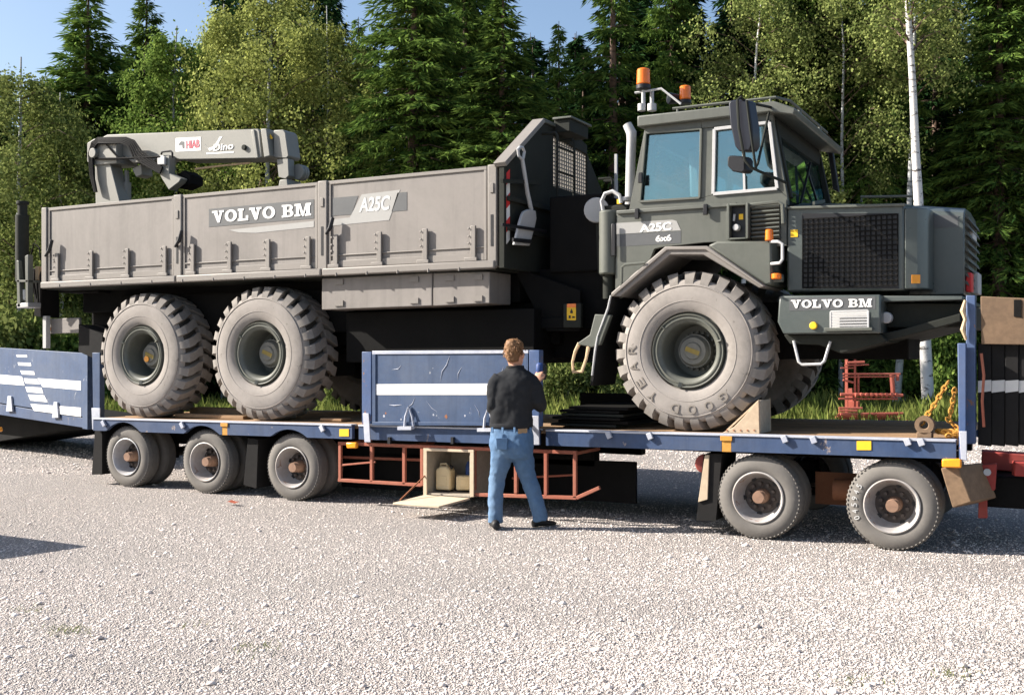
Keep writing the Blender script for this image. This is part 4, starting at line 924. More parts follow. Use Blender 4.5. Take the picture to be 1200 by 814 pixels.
# lower cab side
YD = YC-.03
cprism([(724,250),(864,239.5),(864,283),(826,284.5),(776,290),(768,292),(748,341),(722,352)], YD, YD+.05, 'cab_skirt', 'cab')
MB().bar(P3(723, 249, YD-.012), P3(864, 239.5, YD-.012), .03, .035).build('skirt_seam', M['cab'], CB, .006)
cprism([(724,255),(864,245),(923,240),(923,290),(826,284),(776,289),(770,300),(724,345)], .8, YR, 'cab_base', 'dark', 0)
for px, py in ((748, 251), (828, 246), (752, 209)): 
    q = Vector(P3(px, py, YD)); MB().cyl(q, q-Vector((0,.04,0)), .022, n=8).box(q.x-.02, q.x+.02, q.y-.05, q.y-.02, q.z-.05, q.z+.05).build('skirt_latch', M['black'], CB, .004)
tmark([(722,261.5),(788,257.5),(793,259),(798,270),(722,274.5)], YD, 'pale_stripe', 'decalpale', CB)
tmark([(722,275),(798,271),(798,285),(722,289)], YD, 'grey_stripe', 'decalgrey', CB, .002)
q0, q1 = P(750, 272.5, YD), P(787, 262.5, YD)
text_mesh('A25C', M['white'], 'lettering', CB, (q0[0], YD-.0035, q0[1]), (1,0,.02), (0,0,1), q1[0]-q0[0], .08, (0,-1,0), .03)
q0, q1 = P(768.5, 283.5, YD), P(787, 276, YD)
text_mesh('6x6', M['white'], 'lettering', CB, (q0[0], YD-.0025, q0[1]), (1,0,.02), (0,0,1), q1[0]-q0[0], .062, (0,-1,0), .03)
# vent, control recess, side lamp
cprism([(864,239.5),(922,234),(922,288),(905,289),(905,283),(864,283)], YD+.02, YD+.06, 'vent_panel', 'cab')
cx = MB(); 
for q in ([(855,240),(858,240),(858,282),(855,282)], [(877,239),(880,239),(880,280),(877,281)], [(858,240),(877,239),(877,241.5),(858,242.5)], [(858,280),(877,279),(877,281),(858,282)]): cx.prism([P(x, y, YD) for x, y in q], YD-.09, YD+.02)
cx.build('control_recess', M['olive'], CB, .004); tmark([(858,242),(877,241),(877,280),(858,281)], YD-.005, 'recess_back', 'black', CB, .01)
q = Vector(P3(864, 267, YD-.02)); MB().cyl(q, q-Vector((0,.05,0)), .035, .03, 14).build('tap_knob', M['gal'], CB, .006)
tmark([(866,251),(871,250.5),(871,257),(866,257.5)], YD-.016, 'yellow_label', 'yellow', CB); MB().bar(P3(861,251,YD-.03), P3(860,259,YD-.03), .018, .018).build('tap_lever', M['gal'], CB)
for i in range(8):
    y = 243.5+i*4.9; MB().bar(P3(881, y+1.5, YD-.005), P3(914, y-1, YD-.005), .05, .016, (0,.5,1)).build('vent_slat', M['cab'], CB, .003)
tmark([(880,243),(915,240),(915,281),(880,282)], YD+.019, 'vent_back', 'black', CB, .004)
MB().tube([P3(876,249,YD-.02), P3(877,243,YD-.03), P3(881,240,YD-.03), P3(912,236.5,YD-.03), P3(917,240,YD-.03), P3(918,262,YD-.03)], .018, 7).build('vent_rim', M['cab'], CB)
# --- front mudguard over the wheel
YFN = .07
FN = tprism([(716,343),(779,289),(828,288),(897,335),(890,337.5),(824,298.5),(785,298.5),(727,347),(716,347)], YFN, YFN+.66, 'mudguard', 'bed')
tprism([(829,287.5),(840,282.5),(904,282.5),(905,333),(897,334.5)], YFN+.05, YFN+.6, 'mudguard_box', 'olive', FN, .02)
tprism([(716,344),(779.5,289.5),(828,288.5),(896,335),(893,336.5),(826.5,292.5),(781.5,293),(719,346.5)], YFN-.018, YFN+.002, 'mudguard_lip', 'bed_rail', FN, .006)
MB().tube([P3(728,340,YFN), P3(729,313,YFN-.02), P3(733,310,YFN-.02), P3(756,308,YFN-.02)], .014, 7).build('grab_handle', M['cab'], TK)
MB().tube([P3(903,283,.12), P3(912,283,.05), P3(917,286,.05), P3(917,304,.05), P3(914,308,.05), P3(904,309,.12)], .014, 7).build('grab_handle', M['gal'], TK)
q = Vector(P3(901.5, 282, .12)); MB().cyl(q, q+Vector((0,0,.10)), .038, .034, 14).build('marker_lamp', M['orange'], TK, .008)
q = Vector(P3(910, 327, .13)); MB().cyl(q, q+Vector((.0,0,.05)), .045, .045, 12).build('marker_lamp', M['orange'], TK, .008)
tprism([(904,322),(917,321),(917,330),(904,331)], .14, .2, 'lamp_bracket', 'olive')
# rear mud flap and step
def sheet(pxs, Y0, Y1, th, name, mat): 
    a = [P(x, y, Y0) for x, y in pxs]; return MB().prism(a+[(x+th, z-th*.3) for x, z in reversed(a)], Y0, Y1).build(name, M[mat], TK, .004)
sheet([(716,346),(712,362),(706,378),(700,394),(697,412),(694,434),(691,451)], .12, .70, .03, 'mud_flap', 'blackrub')
tprism([(716,346),(712.5,362),(706.5,378),(700.5,394),(697.5,412),(694,440),(692.5,440),(696,410),(699,394),(705,377),(711,361),(714.5,346)], .09, .119, 'flap_lit_edge', 'gal', None, .003)  # added pale strip standing in for light along the flap's left edge
tprism([(697,368),(716,369),(703,404),(693,407),(675,403),(691,392)], .10, .16, 'step_bracket', 'olive')
MB().tube([P3(679,402,.12), P3(674,412,.11), P3(671,424,.11), P3(672,436,.12), P3(682,435,.12), P3(687,420,.11), P3(690,405,.12)], [.02,.016,.014,.018,.018,.014,.02], 7).build('rope_step', M['tan'], TK)
# air cylinder, exhaust, reversing lamp behind the cab
MB().cyl(P3(713,322,.32), P3(713,247,.32), .092, n=24).build('air_cylinder', M['olive'], TK, .02)
MB().cyl(P3(713,350,.34), P3(713,322,.34), .055, n=16).build('bellows', M['darkolive'], TK)
tprism([(716,262),(721,262),(721,300),(716,300)], .225, .24, 'cylinder_strap', 'black')
MB().box(-4.25, -3.95, .42, .8, 2.95, 3.13).build('reservoir_box', M['darkolive'], TK, .02)
tmark([(723,233.5),(729,233.5),(729,239),(723,239)], .42, 'yellow_label', 'yellow')
MB().cyl(P3(733,236,.45), P3(733,231,.45), .05, n=14).build('reservoir_cap', M['gal'], TK, .006)
MB().tube([P3(707,247,.4), P3(705,236,.4), P3(709,227,.4), P3(718,224,.4), P3(726,229,.4), P3(728,238,.4)], .02, 8).build('air_pipe', M['gal'], TK)
q = Vector(P3(699,246,.6)); MB().cyl(q, q+Vector((-.1,.25,0)), .13, .11, 20).build('work_lamp', M['gal'], TK, .01)
tprism([(697,235),(712,238),(711,330),(700,320)], .66, .7, 'hose_panel', 'darkolive')
MB().tube([P3(738,240,.62), P3(739,190,.62), P3(740,165,.62), P3(740,156,.62), P3(735,146,.62)], [.048,.048,.048,.052,.046], 16).build('exhaust_stack', M['gal'], TK)
# --- radiator box and bonnet
YG = .30
RB = tprism([(922,243),(1060,238.5),(1060,340),(922,342)], YG, 2.0, 'radiator_box', 'hood', bev=.02)
x0, z0 = P(1060, 340, YG); x1, z1 = P(1060, 238.5, YG)
MB().prism([(x0+.0, .302), (x0+.10, .33), (x0+.17, .42), (x0+.19, .60), (x0+.19, .80), (x0+.0, .80)], z0+.01, z1-.035, 'z').build('box_corner', M['hood'], RB, .012)
xg0, zg0 = P(941, 337, YG); xg1, zg1 = P(1052, 251, YG)
gm = MB()
for i in range(19): x = xg0+(xg1-xg0)*i/18; gm.bar((x, YG-.008, zg0), (x, YG-.008, zg1), .010, .010)
for i in range(15): z = zg0+(zg1-zg0)*i/14; gm.bar((xg0, YG-.016, z), (xg1, YG-.016, z), .008, .010)
g_ = gm.build('grille_mesh', M['dark'], RB); g_['kind'] = 'stuff'
tmark([(940,250),(1053,250),(1053,338),(940,338)], YG, 'grille_back', 'black', RB, .004)
tprism([(922,242),(1061,238),(1061,241.5),(922,245)], YG-.03, YG-.003, 'box_lip', 'olive', RB, .006)
tmark([(926.5,269.5),(935,269),(935,277.5),(926.5,278)], YG-.002, 'yellow_sticker', 'yellow'); 
qa = P(1063,326,YG); MB().hexa([(qa[0]+.035,.312,qa[1]-.045),(qa[0]+.10,.344,qa[1]-.045),(qa[0]+.102,.340,qa[1]-.045),(qa[0]+.037,.308,qa[1]-.045),(qa[0]+.035,.312,qa[1]+.03),(qa[0]+.10,.344,qa[1]+.03),(qa[0]+.102,.340,qa[1]+.03),(qa[0]+.037,.308,qa[1]+.03)]).build('yellow_sticker', M['amber'], RB)
YH = .70; hx0 = P(923, 240, YG)[0]; hx1 = P(1130, 245, YH)[0]; hz0 = P(1130, 345, YH)[1]; hzt = P(1130, 246, YH)[1]; hzr = hzt+.17
hd = MB()
sec = lambda z: [(YH, hz0), (YH, z-.07), (YH+.03, z-.02), (YH+.16, z+.03), (1.35, z+.05), (1.84, z+.03), (1.97, z-.02), (2.0, z-.07), (2.0, hz0)]
ra = [(x1, y, z) for y, z in sec(P(1060,237,YH)[1])]; 
rb_ = [(hx1, y, z) for y, z in sec(hzt)]
hd.rings([[(x1-.02, y, z) for y, z in sec(hzt+.06)], rb_], 9); HD = hd.build('bonnet', M['hood'], TK, .01, 25)
top_ = MB(); zb1 = z1+.01
# sloping cowl between radiator box and windscreen
pr = [[(hx0, YG, z1-.02+.02), (hx0, YG+.03, z1+.03), (hx0, YH+.12, hzt+.17), (hx0, 2.0-.12, hzt+.17), (hx0, 2.22, z1+.03), (hx0, 2.25, z1)],
      [(x1, YG, z1-.02), (x1, YG+.03, z1+.0), (x1, YH+.12, hzt+.085), (x1, 2.0-.12, hzt+.085), (x1, 2.22, z1+.0), (x1, 2.25, z1-.02)]]
top_.rings(pr, 6).build('cowl', M['hood'], TK, .01, 25)
MB().bar((hx0+.22, YG+.06, z1+.06), (hx0+.22, YH+.1, hzt+.17), .02, .03).build('cowl_seam', M['olive'], TK)
MB().tube([(hx0+.55, YH+.16, hzt+.15), (hx0+.55, YH+.12, hzt+.19), (hx0+1.0, YH+.12, hzt+.165), (hx0+1.0, YH+.16, hzt+.12)], .012, 6).build('cowl_handle', M['olive'], TK)
tmark([(1082,252.5),(1123,252),(1123,266),(1082,267.5)], YH, 'pale_stripe', 'decalgrey', HD, .003)
# bonnet front: slats and lamps facing forward
for i in range(9):
    z = hz0+.10+(hzt-.16-hz0)*i/8; MB().hexa([(hx1,YH+.08,z),(hx1+.035,YH+.08,z-.02),(hx1+.035,1.92,z-.02),(hx1,1.92,z),(hx1,YH+.08,z+.03),(hx1+.02,YH+.08,z+.02),(hx1+.02,1.92,z+.02),(hx1,1.92,z+.03)]).build('front_slat', M['olive'], HD)
MB().box(hx1, hx1+.03, 1.2, 1.6, hzt-.20, hzt-.13).build('front_badge', M['offwhite'], HD, .004)
MB().box(hx1+.002, hx1+.05, YH+.10, YH+.32, hz0+.03, hz0+.2).build('tail_lamp_block', M['redp'], HD, .01)
MB().box(hx1+.002, hx1+.06, 1.4, 1.75, hz0+.04, hz0+.24).build('headlamp', M['gal'], HD, .01)
# --- front bumper
YBm = .14
BM_ = tprism([(913,346.5),(1032,345),(1032,390.5),(918,391.5),(911,377)], YBm, 2.55, 'bumper', 'hood', bev=.015)
tprism([(918,392),(1032,391),(1040,400),(985,414),(960,404),(926,403)], YBm+.10, 2.45, 'bumper_underside', 'darkolive')
x9, z9 = P(1032, 345, YBm); xe, ze = P(1128, 346, .5)
MB().prism([(x9,z9-.0-.06),(xe+.05,z9-.08),(xe+.05,z9-.28),(x9,z9-.28)], .45, 2.3).build('front_crossbeam', M['darkolive'], TK, .01)
MB().prism([(x9-.02,z9-.003),(xe+.02,z9-.02),(xe+.02,z9-.055),(x9-.02,z9-.055)], .30, 2.4).build('front_shelf', M['hood'], TK, .008)
q1, q2, q3 = P(985,414,.35), P(1126,377,.35), P(1126,367,.35)
MB().prism([q1, q2, q3, P(1060,385,.35), P(1010,396,.35)], .33, 2.35).build('skid_plate', M['darkolive'], TK, .008)
tmark([(925,349),(1026,347),(1026,362),(925,364)], YBm, 'dark_stripe', 'decalgrey', BM_, .002)
q0, q1 = P(927, 361, YBm), P(1022, 350, YBm)
serif_text('VOLVO BM', M['white'], 'lettering', BM_, (q0[0], YBm-.003, q0[1]), (1,0,-.004), (0,0,1), q1[0]-q0[0], .072, (0,-1,0), .003)
q = Vector(P3(953.5, 381.5, YBm)); MB().cyl(q, q-Vector((0,.025,0)), .035, .033, 20).build('round_reflector', M['yellow'], BM_, .006)
lg = [(973.5,365),(1017.5,363.5),(1017.5,384),(973.5,385)]
for i, (a, b) in enumerate(((lg[0],lg[1]),(lg[1],lg[2]),(lg[2],lg[3]),(lg[3],lg[0]))): MB().bar(P3(*a, YBm-.05), P3(*b, YBm-.05), .014, .016).build('lamp_guard_bar', M['gal'], BM_, .003)
for i in range(1, 6): y = 365+i*3.35; MB().bar(P3(974, y, YBm-.048), P3(1017, y-.9, YBm-.048), .010, .012).build('lamp_guard_bar', M['gal'], BM_)
tmark([(974.5,365.5),(1017,364.2),(1017,383.5),(974.5,384.5)], YBm, 'lamp_lens', 'offwhite', BM_, .012)
tprism([(966,384),(1022,383.5),(1022,387),(966,388)], YBm-.06, YBm-.001, 'guard_shelf', 'olive', BM_, .003)
MB().tube([P3(930,399,.22), P3(936,424,.2), P3(940,427,.2), P3(962,426.5,.2), P3(966,423,.2), P3(973,400,.22)], .013, 8).build('step_loop', M['gal'], TK)
q = Vector(P3(1038,372,.3)); MB().cyl(q, q+Vector((0,.1,0)), .05, n=14).build('tow_lamp', M['gal'], TK, .01)
# --- roof gear: rack, beacons, mirrors
zr_ = zf+.085
m = MB().tube([(xo0+.3, YC+.1, zr_+.07), (xo1-.1, YC+.1, zr_+.07), (xo1-.02, YC+.3, zr_+.07), (xo1-.02, YR-.1, zr_+.07)], .014, 6)
for x in (xo0+.35, xo0+1.0, xo1-.15): m.cyl((x, YC+.1, zr_-.01), (x, YC+.1, zr_+.07), .012, n=6)
for y in (1.0, 1.9): m.cyl((xo1-.02, y, zr_-.02), (xo1-.02, y, zr_+.07), .02, n=8)
m.build('roof_rail', M['olive'], CB)
YBe = YC+.25
MB().tube([P3(744,109,YBe), P3(775,104,YBe), P3(798,122,YBe)], .012, 6).cyl(P3(754,127,YBe), P3(754,106,YBe), .02).cyl(P3(764,127,YBe+.1), P3(764,106,YBe+.1), .02).cyl(P3(752,130,YBe), P3(752,122,YBe), .04).cyl(P3(764,130,YBe), P3(764,122,YBe), .045).build('beacon_bracket', M['gal'], CB)
def beacon(px, py0, py1, Y, r):
    a, b = Vector(P3(px, py0, Y)), Vector(P3(px, py1, Y)); h = (b-a).length
    bc = MB().cyl(a, a+Vector((0,0,h*.22)), r*1.08, n=18).build('beacon_base', M['black'], CB, .006)
    MB().cyl(a+Vector((0,0,h*.22)), b, r, r*.93, 20).build('beacon_lens', M['orange'], bc, .012)
beacon(754, 105, 81, YBe, .068); beacon(803, 122, 101, YBe+.2, .058)
q = Vector(P3(791, 116, YBe+.2)); MB().cyl(q-Vector((.05,.05,0)), q+Vector((.06,.06,0)), .06, .04, 14).build('roof_horn', M['black'], CB, .01)
YM = -.22
mp = [Vector(P3(*p_, YM)) for p_ in ((853,121),(856,117.5),(867,116),(876,118),(881,150),(881.5,170),(878,177),(866,178),(861,172),(855,145))]; off = Vector((.05, .10, 0))
MB().add(mp+[p_+off for p_ in mp], [tuple(range(10)), tuple(range(19, 9, -1))]+[(i, i+10, (i+1) % 10+10, (i+1) % 10) for i in range(10)]).build('wing_mirror', M['mirror'], TK, .015)
mp = [Vector(P3(*p_, YM)) for p_ in ((852,184),(855,182),(870,183),(873,187),(873,200),(869,203),(858,201),(852,195))]
MB().add(mp+[p_+off for p_ in mp], [tuple(range(8)), tuple(range(15, 7, -1))]+[(i, i+8, (i+1) % 8+8, (i+1) % 8) for i in range(8)]).build('wide_mirror', M['black'], TK, .015)
m = MB().tube([P3(908,127,YC), P3(875,120,YM+.05), P3(868,114,YM-.03), P3(864,117,YM-.04), P3(866,150,YM-.05), P3(873,188,YM-.04), P3(880,196,YM-.02), P3(888,200,YM), P3(921,214,YC)], .013, 7)
m.tube([P3(875,118,YM-.03), P3(879,150,YM-.03), P3(884,186,YM-.02), P3(886,198,YM)], .012, 7).tube([P3(901,132,YC-.05), P3(894,165,.0), P3(888,192,YM+.05), P3(884,199,YM)], .012, 7)
m.build('mirror_arm', M['darkolive'], TK)
MB().prism([P(x, y, 2.45) for x, y in ((968,165),(975,172),(983,225),(976,222))], 2.45, 2.52).build('far_mirror', M['black'], TK, .01)
# --- loading crane across the rear of the bed
YK = 1.0
CR = sub('crane', TK)
def kprism(px, Y0, Y1, name, mat='crane', par=None, bev=.012): return MB().prism([P(x, y, YK) for x, y in px], Y0, Y1).build(name, M[mat], par or CR, bev)
kprism([(111,190),(128,188),(141,238),(141,300),(113,300)], YK, YK+.2, 'column')
kprism([(104,168),(112,163),(138,163),(139,192),(112,194),(104,190)], YK-.03, YK+.34, 'column_head')
BO = kprism([(112,161),(120,156.5),(297,149.5),(299,152),(302,183),(297,184.5),(205,186),(190,182),(172,188),(150,190)], YK+.08, YK+.42, 'boom')
kprism([(302,150),(309,149.6),(313.5,182),(306,184)], YK+.05, YK+.45, 'boom_collar'); kprism([(290,151),(294,150.5),(299,184.5),(295,184.8)], YK+.06, YK+.44, 'boom_collar')
kprism([(313,150.5),(324,149.8),(327,153),(331,181),(328,184),(313,183)], YK+.12, YK+.36, 'boom_extension')
tp2 = MB().prism([P(x, y, YK) for x, y in ((317,185),(330,184),(331,204),(327,208),(319,206))], YK+.12, YK+.24)
for i in range(3): tp2.lathe([(.0,0),(.10,0),(.10,.04),(.0,.04)], (P(333,198,YK)[0], YK+.25+i*.045, P(333,198,YK)[1]), 18)
tp2.build('tip_knuckle', M['crane'], CR, .006)
kprism([(320,209),(329,208),(331,225),(317,226)], YK+.12, YK+.4, 'tip_hook')
kprism([(145,196),(156,190),(157,203),(150,206)], YK+.14, YK+.34, 'cylinder_lug'); MB().cyl(P3(149,246,YK+.2), P3(149,214,YK+.2), .055, n=14).cyl(P3(149,216,YK+.2), P3(148.5,200,YK+.2), .032).build('lift_cylinder', M['crane'], CR)
kprism([(188,182),(200,182),(199,203),(214,209),(211,214),(199,223),(191,210),(186,200)], YK-.02, YK+.1, 'jib_joint'); kprism([(199,204),(208,198),(216,204),(216,214),(203,220)], YK+.11, YK+.35, 'jib_block', 'dark')
kprism([(188,184),(197,184),(197,194),(188,194)], YK-.06, YK-.022, 'valve_block', 'gal')
MB().tube([P3(189,181,YK-.03), P3(190,178,YK-.04), P3(200,177,YK-.04), P3(202,179,YK-.04), P3(202,185,YK-.03)], .014, 6).build('joint_handle', M['black'], CR)
MB().tube([P3(229,198,YK+.2), P3(262,194,YK+.2), P3(293,191,YK+.2)], .014, 6).build('rod', M['tan'], CR)
for i in range(5):
    o_ = i*1.5; yk = YK-.05-.004*i
    MB().tube([P3(111+o_*.4,225,yk), P3(106+o_*.6,205,yk), P3(104+o_*.7,180,yk), P3(108+o_*.7,167+o_*.6,yk), P3(115,162+o_,yk), P3(148-o_,161.5+o_,yk), P3(157-o_,165+o_,yk), P3(166-o_*1.6,178+o_,yk), P3(176-o_*1.4,186+o_,yk), P3(190-o_*.4,197+o_,yk)], .014, 6).build('hose', M['blackrub'], CR)
MB().tube([P3(112,186,YK-.05), P3(140,186,YK-.06), P3(188,184,YK-.05)], .016, 6).build('pipe', M['dark'], CR)
MB().tube([P3(125,170,YK-.05), P3(134,180,YK-.05), P3(140,186,YK-.06)], .012, 6).build('pipe', M['dark'], CR)
q = Vector(P3(112,180,YK-.03)); MB().cyl(q, q-Vector((0,.06,0)), .07, n=18).build('pivot_pin', M['crane'], CR, .01)
q = Vector(P3(287,173,YK+.08)); MB().cyl(q, q-Vector((0,.03,0)), .035, n=14).build('boom_pin', M['darkolive'], BO, .006)
YKB = YK+.08
tmark([(206,162),(235.5,160.5),(235.5,176.5),(206,178)], YKB, 'sign_plate', 'white', BO)
M['pinkred'] = paint('faded_red_letters', (.55, .09, .12), .5, .05)
q0, q1 = P(218.5,174.5,YKB), P(234,163.5,YKB); text_mesh('HIAB', M['pinkred'], 'lettering', BO, (q0[0], YKB-.0045, q0[1]), (1,0,0), (0,0,1), q1[0]-q0[0], .105, (0,-1,0), .02)
tmark([(209,170),(212,165.5),(216,166),(216,174),(214,174),(213.5,170)], YKB-.003, 'sign_mark', 'decalgrey', BO)
q0, q1 = P(250,177.5,YKB), P(273.5,169,YKB); text_mesh('Dino', M['white'], 'lettering', BO, (q0[0], YKB-.0035, q0[1]), (1,0,0), (0.15,0,1), q1[0]-q0[0], .09, (0,-1,0), .02)
tmark([(242,179),(274,177.5),(274,179.3),(242,181)], YKB, 'sign_mark', 'white', BO); tmark([(240,169),(244,174),(251,171.5),(257.5,160.5),(261,160),(258,164.5),(254,173),(246,177)], YKB, 'sign_mark', 'white', BO)
tmark([(314.5,163.5),(317,157),(320,162.5)], YK+.1, 'warning_triangle', 'yellow', CR)
kprism([(106,300),(150,300),(150,345),(104,345)], .5, 2.2, 'crane_base', 'dark')
# outrigger and other gear at the tail
YO = .12
OR = MB().cyl(P3(26.5,262,YO), P3(26.5,238,YO), .062, n=16).cyl(P3(26.5,240,YO), P3(26.5,236,YO), .08, n=16).cyl(P3(26,330,YO), P3(26,252,YO), .085, n=18).build('outrigger_leg', M['darkolive'], TK, .008)
tprism([(19,305),(22,305),(24,360),(20,360)], YO-.1, YO-.02, 'outrigger_bracket', 'olive'); tprism([(29,300),(33,298),(33,355),(30,356)], YO-.1, YO-.02, 'outrigger_bracket', 'olive')
tprism([(19,328),(33,328),(33,330.5),(19,330.5)], YO-.1, YO+.1, 'outrigger_bracket', 'olive', None, .003); tprism([(19,356),(33,354),(33,360),(20,361)], YO-.1, YO+.1, 'outrigger_foot', 'steel')
MB().cyl(P3(28,352,YO-.02), P3(28,339,YO-.02), .05, .045, 14).build('white_bottle', M['white'], TK, .015)
tprism([(38,314),(47,316),(48,372),(40,370)], YO+.2, YO+.5, 'valve_rack', 'dark')
for i in range(4): MB().tube([P3(38+i*3,316,YO+.16), P3(36+i*4,330+i*4,YO+.12), P3(41+i*2,345+i*5,YO+.16)], .014, 6).build('hose', M['blackrub'], TK)
MB().tube([P3(36,300,YO+.2), P3(40,285,YO+.2), P3(46,290,YO+.2), P3(48,305,YO+.2)], .01, 6).build('hose', M['blackrub'], TK)
tprism([(41,312),(45,312),(45,328),(41,328)], YO+.12, YO+.19, 'valve_block', 'tan')
tprism([(50,370),(54,370),(54,408),(50,408)], .35, .42, 'tail_post', 'gal', None, .004)
tprism([(54,373.5),(93,372),(93,390),(54,391)], .44, .48, 'tail_plate', 'bed'); q = Vector(P3(58,385,.43)); MB().cyl(q, q-Vector((0,.02,0)), .03, n=12).build('amber_reflector', M['amber'], TK)
sheet([(92,380),(92,412)], .35, 1.0, .45, 'rear_mud_flap', 'blackrub')
# ------------------------------------------------------------------ loose things on the deck and about
YS_ = .02
# shovel clipped to the front of the headboard
SH = thing('shovel', 'pale grey shovel with D handle hung upright on the dark headboard', 'shovel', (-5.1, .45, 3.0))
XS = XH+.14
def yz(px, py, X=XS):                      # point on the upright plane x = X
    t = (px-600)/F_PX; dd = -X/(SN - t*CS) if abs(SN-t*CS) > 1e-6 else 1
    return Vector((X, t*dd*SN + dd*CS + CAM_Y, CAM_H-(py-HOR)/F_PX*dd))
MB().tube([yz(612,186), yz(615,205), yz(618,225), yz(622.5,246)], [.02,.021,.022,.024], 10).build('shaft', M['gal'], SH)
MB().tube([yz(612,187), yz(608,183), yz(606.8,175), yz(609,172.5), yz(612.5,173), yz(614.5,178), yz(613,186)], .016, 8).build('handle', M['gal'], SH)
bl = [yz(611,248), yz(616,245.5), yz(625,247), yz(626,256), yz(624,266), yz(618,288), yz(600,287), yz(606,262), yz(609,252)]
n = len(bl); MB().add(bl+[p+Vector((.03,0,0)) for p in bl], [tuple(range(n)), tuple(range(2*n-1, n-1, -1))]+[(i, i+n, (i+1) % n+n, (i+1) % n) for i in range(n)]).build('blade', M['gal'], SH, .008)
MB().bar(yz(588,263,XS+.04), yz(640,271,XS+.04), .02, .03).bar(yz(601,281,XS+.04), yz(622,283,XS+.04), .02, .04).build('shovel_strap', M['black'], SH)
MB().bar(yz(588,212,XS-.02), yz(632,214,XS-.02), .03, .04).build('shovel_bracket', M['darkolive'], SH)
# wheel chock
cz = dz(-2.7); c0 = P(846, 508, .06); c1 = P(890, 508, .06); c2 = P(889, 468, .06); cm = P(872, 489, .06); cn = P(860, 500, .06)
M['chock'] = paint('worn_chock', (.42, .33, .23), .75, .25, (.25, .15, .09), .5)
CH = thing('wheel_chock', 'rusty tread plate wheel chock wedged against the front tyre on the deck', 'wheel chock', (c1[0], .3, cz))
MB().prism([(c0[0], cz), (c1[0], cz), (c2[0], c2[1]), (cm[0], cm[1]+.01), (cn[0], cn[1])], .06, .10).build('side_plate', M['chock'], CH, .004)
MB().prism([(c0[0], cz), (c1[0], cz), (c2[0], c2[1]), (cm[0], cm[1]+.01), (cn[0], cn[1])], .44, .48).build('side_plate', M['chock'], CH, .004)
MB().box(c1[0]-.03, c1[0]-.002, .101, .439, cz, c2[1]-.01).build('back_plate', M['boxin'], CH, .004)
MB().bar((c0[0]+.03, .27, cz+.02), (c2[0]-.02, .27, c2[1]-.02), .335, .015, (-1,0,1)).build('ramp_face', M['chock'], CH)
for i in range(5): q = Vector(P3(852+i*8, 504, .06)); MB().cyl(q, q-Vector((0,.006,0)), .008, n=8).build('rivet', M['rust'], CH)
# stack of steel plates on the deck
for i in range(6):
    z = dz(-4)+.012+i*.034; a, b = P(650+i*3+rnd.uniform(-6,6), 500, .35)[0], P(738+rnd.uniform(-12,4), 500, .35)[0]
    lab = ('lowest dark steel plate lying on the deck planks', 'second steel plate from the bottom of the deck stack', 'third steel plate from the bottom of the deck stack', 'fourth steel plate from the bottom of the deck stack', 'fifth steel plate just under the topmost one', 'topmost dark steel plate of the stack behind the man')[i]
    tag(MB().box(a, b, .22+rnd.uniform(0,.05), 1.3, z, z+.026).build('steel_plate', M['dark'] if i % 3 else M['darkolive'], None, .004), lab, 'steel plate', 'steel plates stacked on the deck')
tag(MB().box(P(640,500,.5)[0], P(752,500,.5)[0], 1.35, 1.40, dz(-4)+.01, dz(-4)+.30).build('dark_board', M['dark'], None, .006), 'dark board standing on edge behind the steel plates on the deck', 'board')
for (a, b, y0, h, mt, lab) in ((222, 300, .75, .10, 'wood', 'worn timber baulk on the deck between the two rear tyres'), (205, 285, .35, .045, 'wood', 'flat tan plank lying under the rear tyres'), (375, 400, .3, .03, 'wood', 'short plank end beside the middle tyre')):
    xa_, xb_2 = P(a, 490, y0)[0], P(b, 490, y0)[0]; tag(MB().box(xa_, xb_2, y0, y0+.2, dz(xa_)+.008, dz(xa_)+.008+h).build('timber', M[mt], None, .006), lab, 'timber')
# lashing eye and chains at the front of the deck
le = P(1084, 503, .12); ez = dz(le[0])
LE = thing('lashing_eye', 'worn round lashing eye block standing on the deck near the front post', 'lashing eye', (le[0], .12, ez))
pr_ = [(.12, .0), (.12, .14), (.055, .14), (.055, .0), (.12, .0)]
m = MB().lathe([(.076,0),(.076,.11),(.032,.11),(.032,0),(.076,0)], (le[0], .06, ez+.11), 28); m.build('ring', M['plywood'], LE, .008)
MB().box(le[0]-.06, le[0]+.06, .06, .19, ez, ez+.05).build('foot', M['plywood'], LE, .006)
def chain(name, pts, label, r=.010, link_l=.075):
    pts = [Vector(p) for p in pts]; t = thing(name, label, 'chain', pts[0], 'lashing chains on the deck'); L = [0]
    for a, b in zip(pts, pts[1:]): L.append(L[-1]+(b-a).length)
    n = int(L[-1]/(link_l*.72))
    for i in range(n):
        s = L[-1]*(i+.5)/n; j = max(q for q in range(len(L)-1) if L[q] <= s); d = (pts[j+1]-pts[j]).normalized(); c = pts[j]+d*(s-L[j])
        u = d.cross(Vector((.3,1,.2))).normalized(); w = d.cross(u)
        if i % 2: u, w = w, u
        lk = [c+d*(link_l/2*math.cos(a)*(1 if True else 0))+u*(link_l*.30*math.sin(a)) for a in np.linspace(0, 2*math.pi, 9)[:-1]]
        MB().tube(lk, r, 5, True).build('link', M['chainy'], t)
    return t
chain('lashing_chain', [P3(1079,497,.12), P3(1095,474,.16), P3(1111,447,.2)], 'yellowish rusty chain running taut up from the lashing eye', .0085, .058)
cpts = [P3(1119,455,.25), P3(1116,475,.25), P3(1112,492,.22)]
for i in range(14): a = i*1.1; cpts.append((P(1113,503,.2)[0]+.11*math.cos(a)*(1-.02*i), .2+.09*math.sin(a), dz(-1)+.025+.008*(i % 5)))
chain('lashing_chain', cpts, 'rusty chain hanging beside the blue corner post and heaped on the deck', .0085, .058)
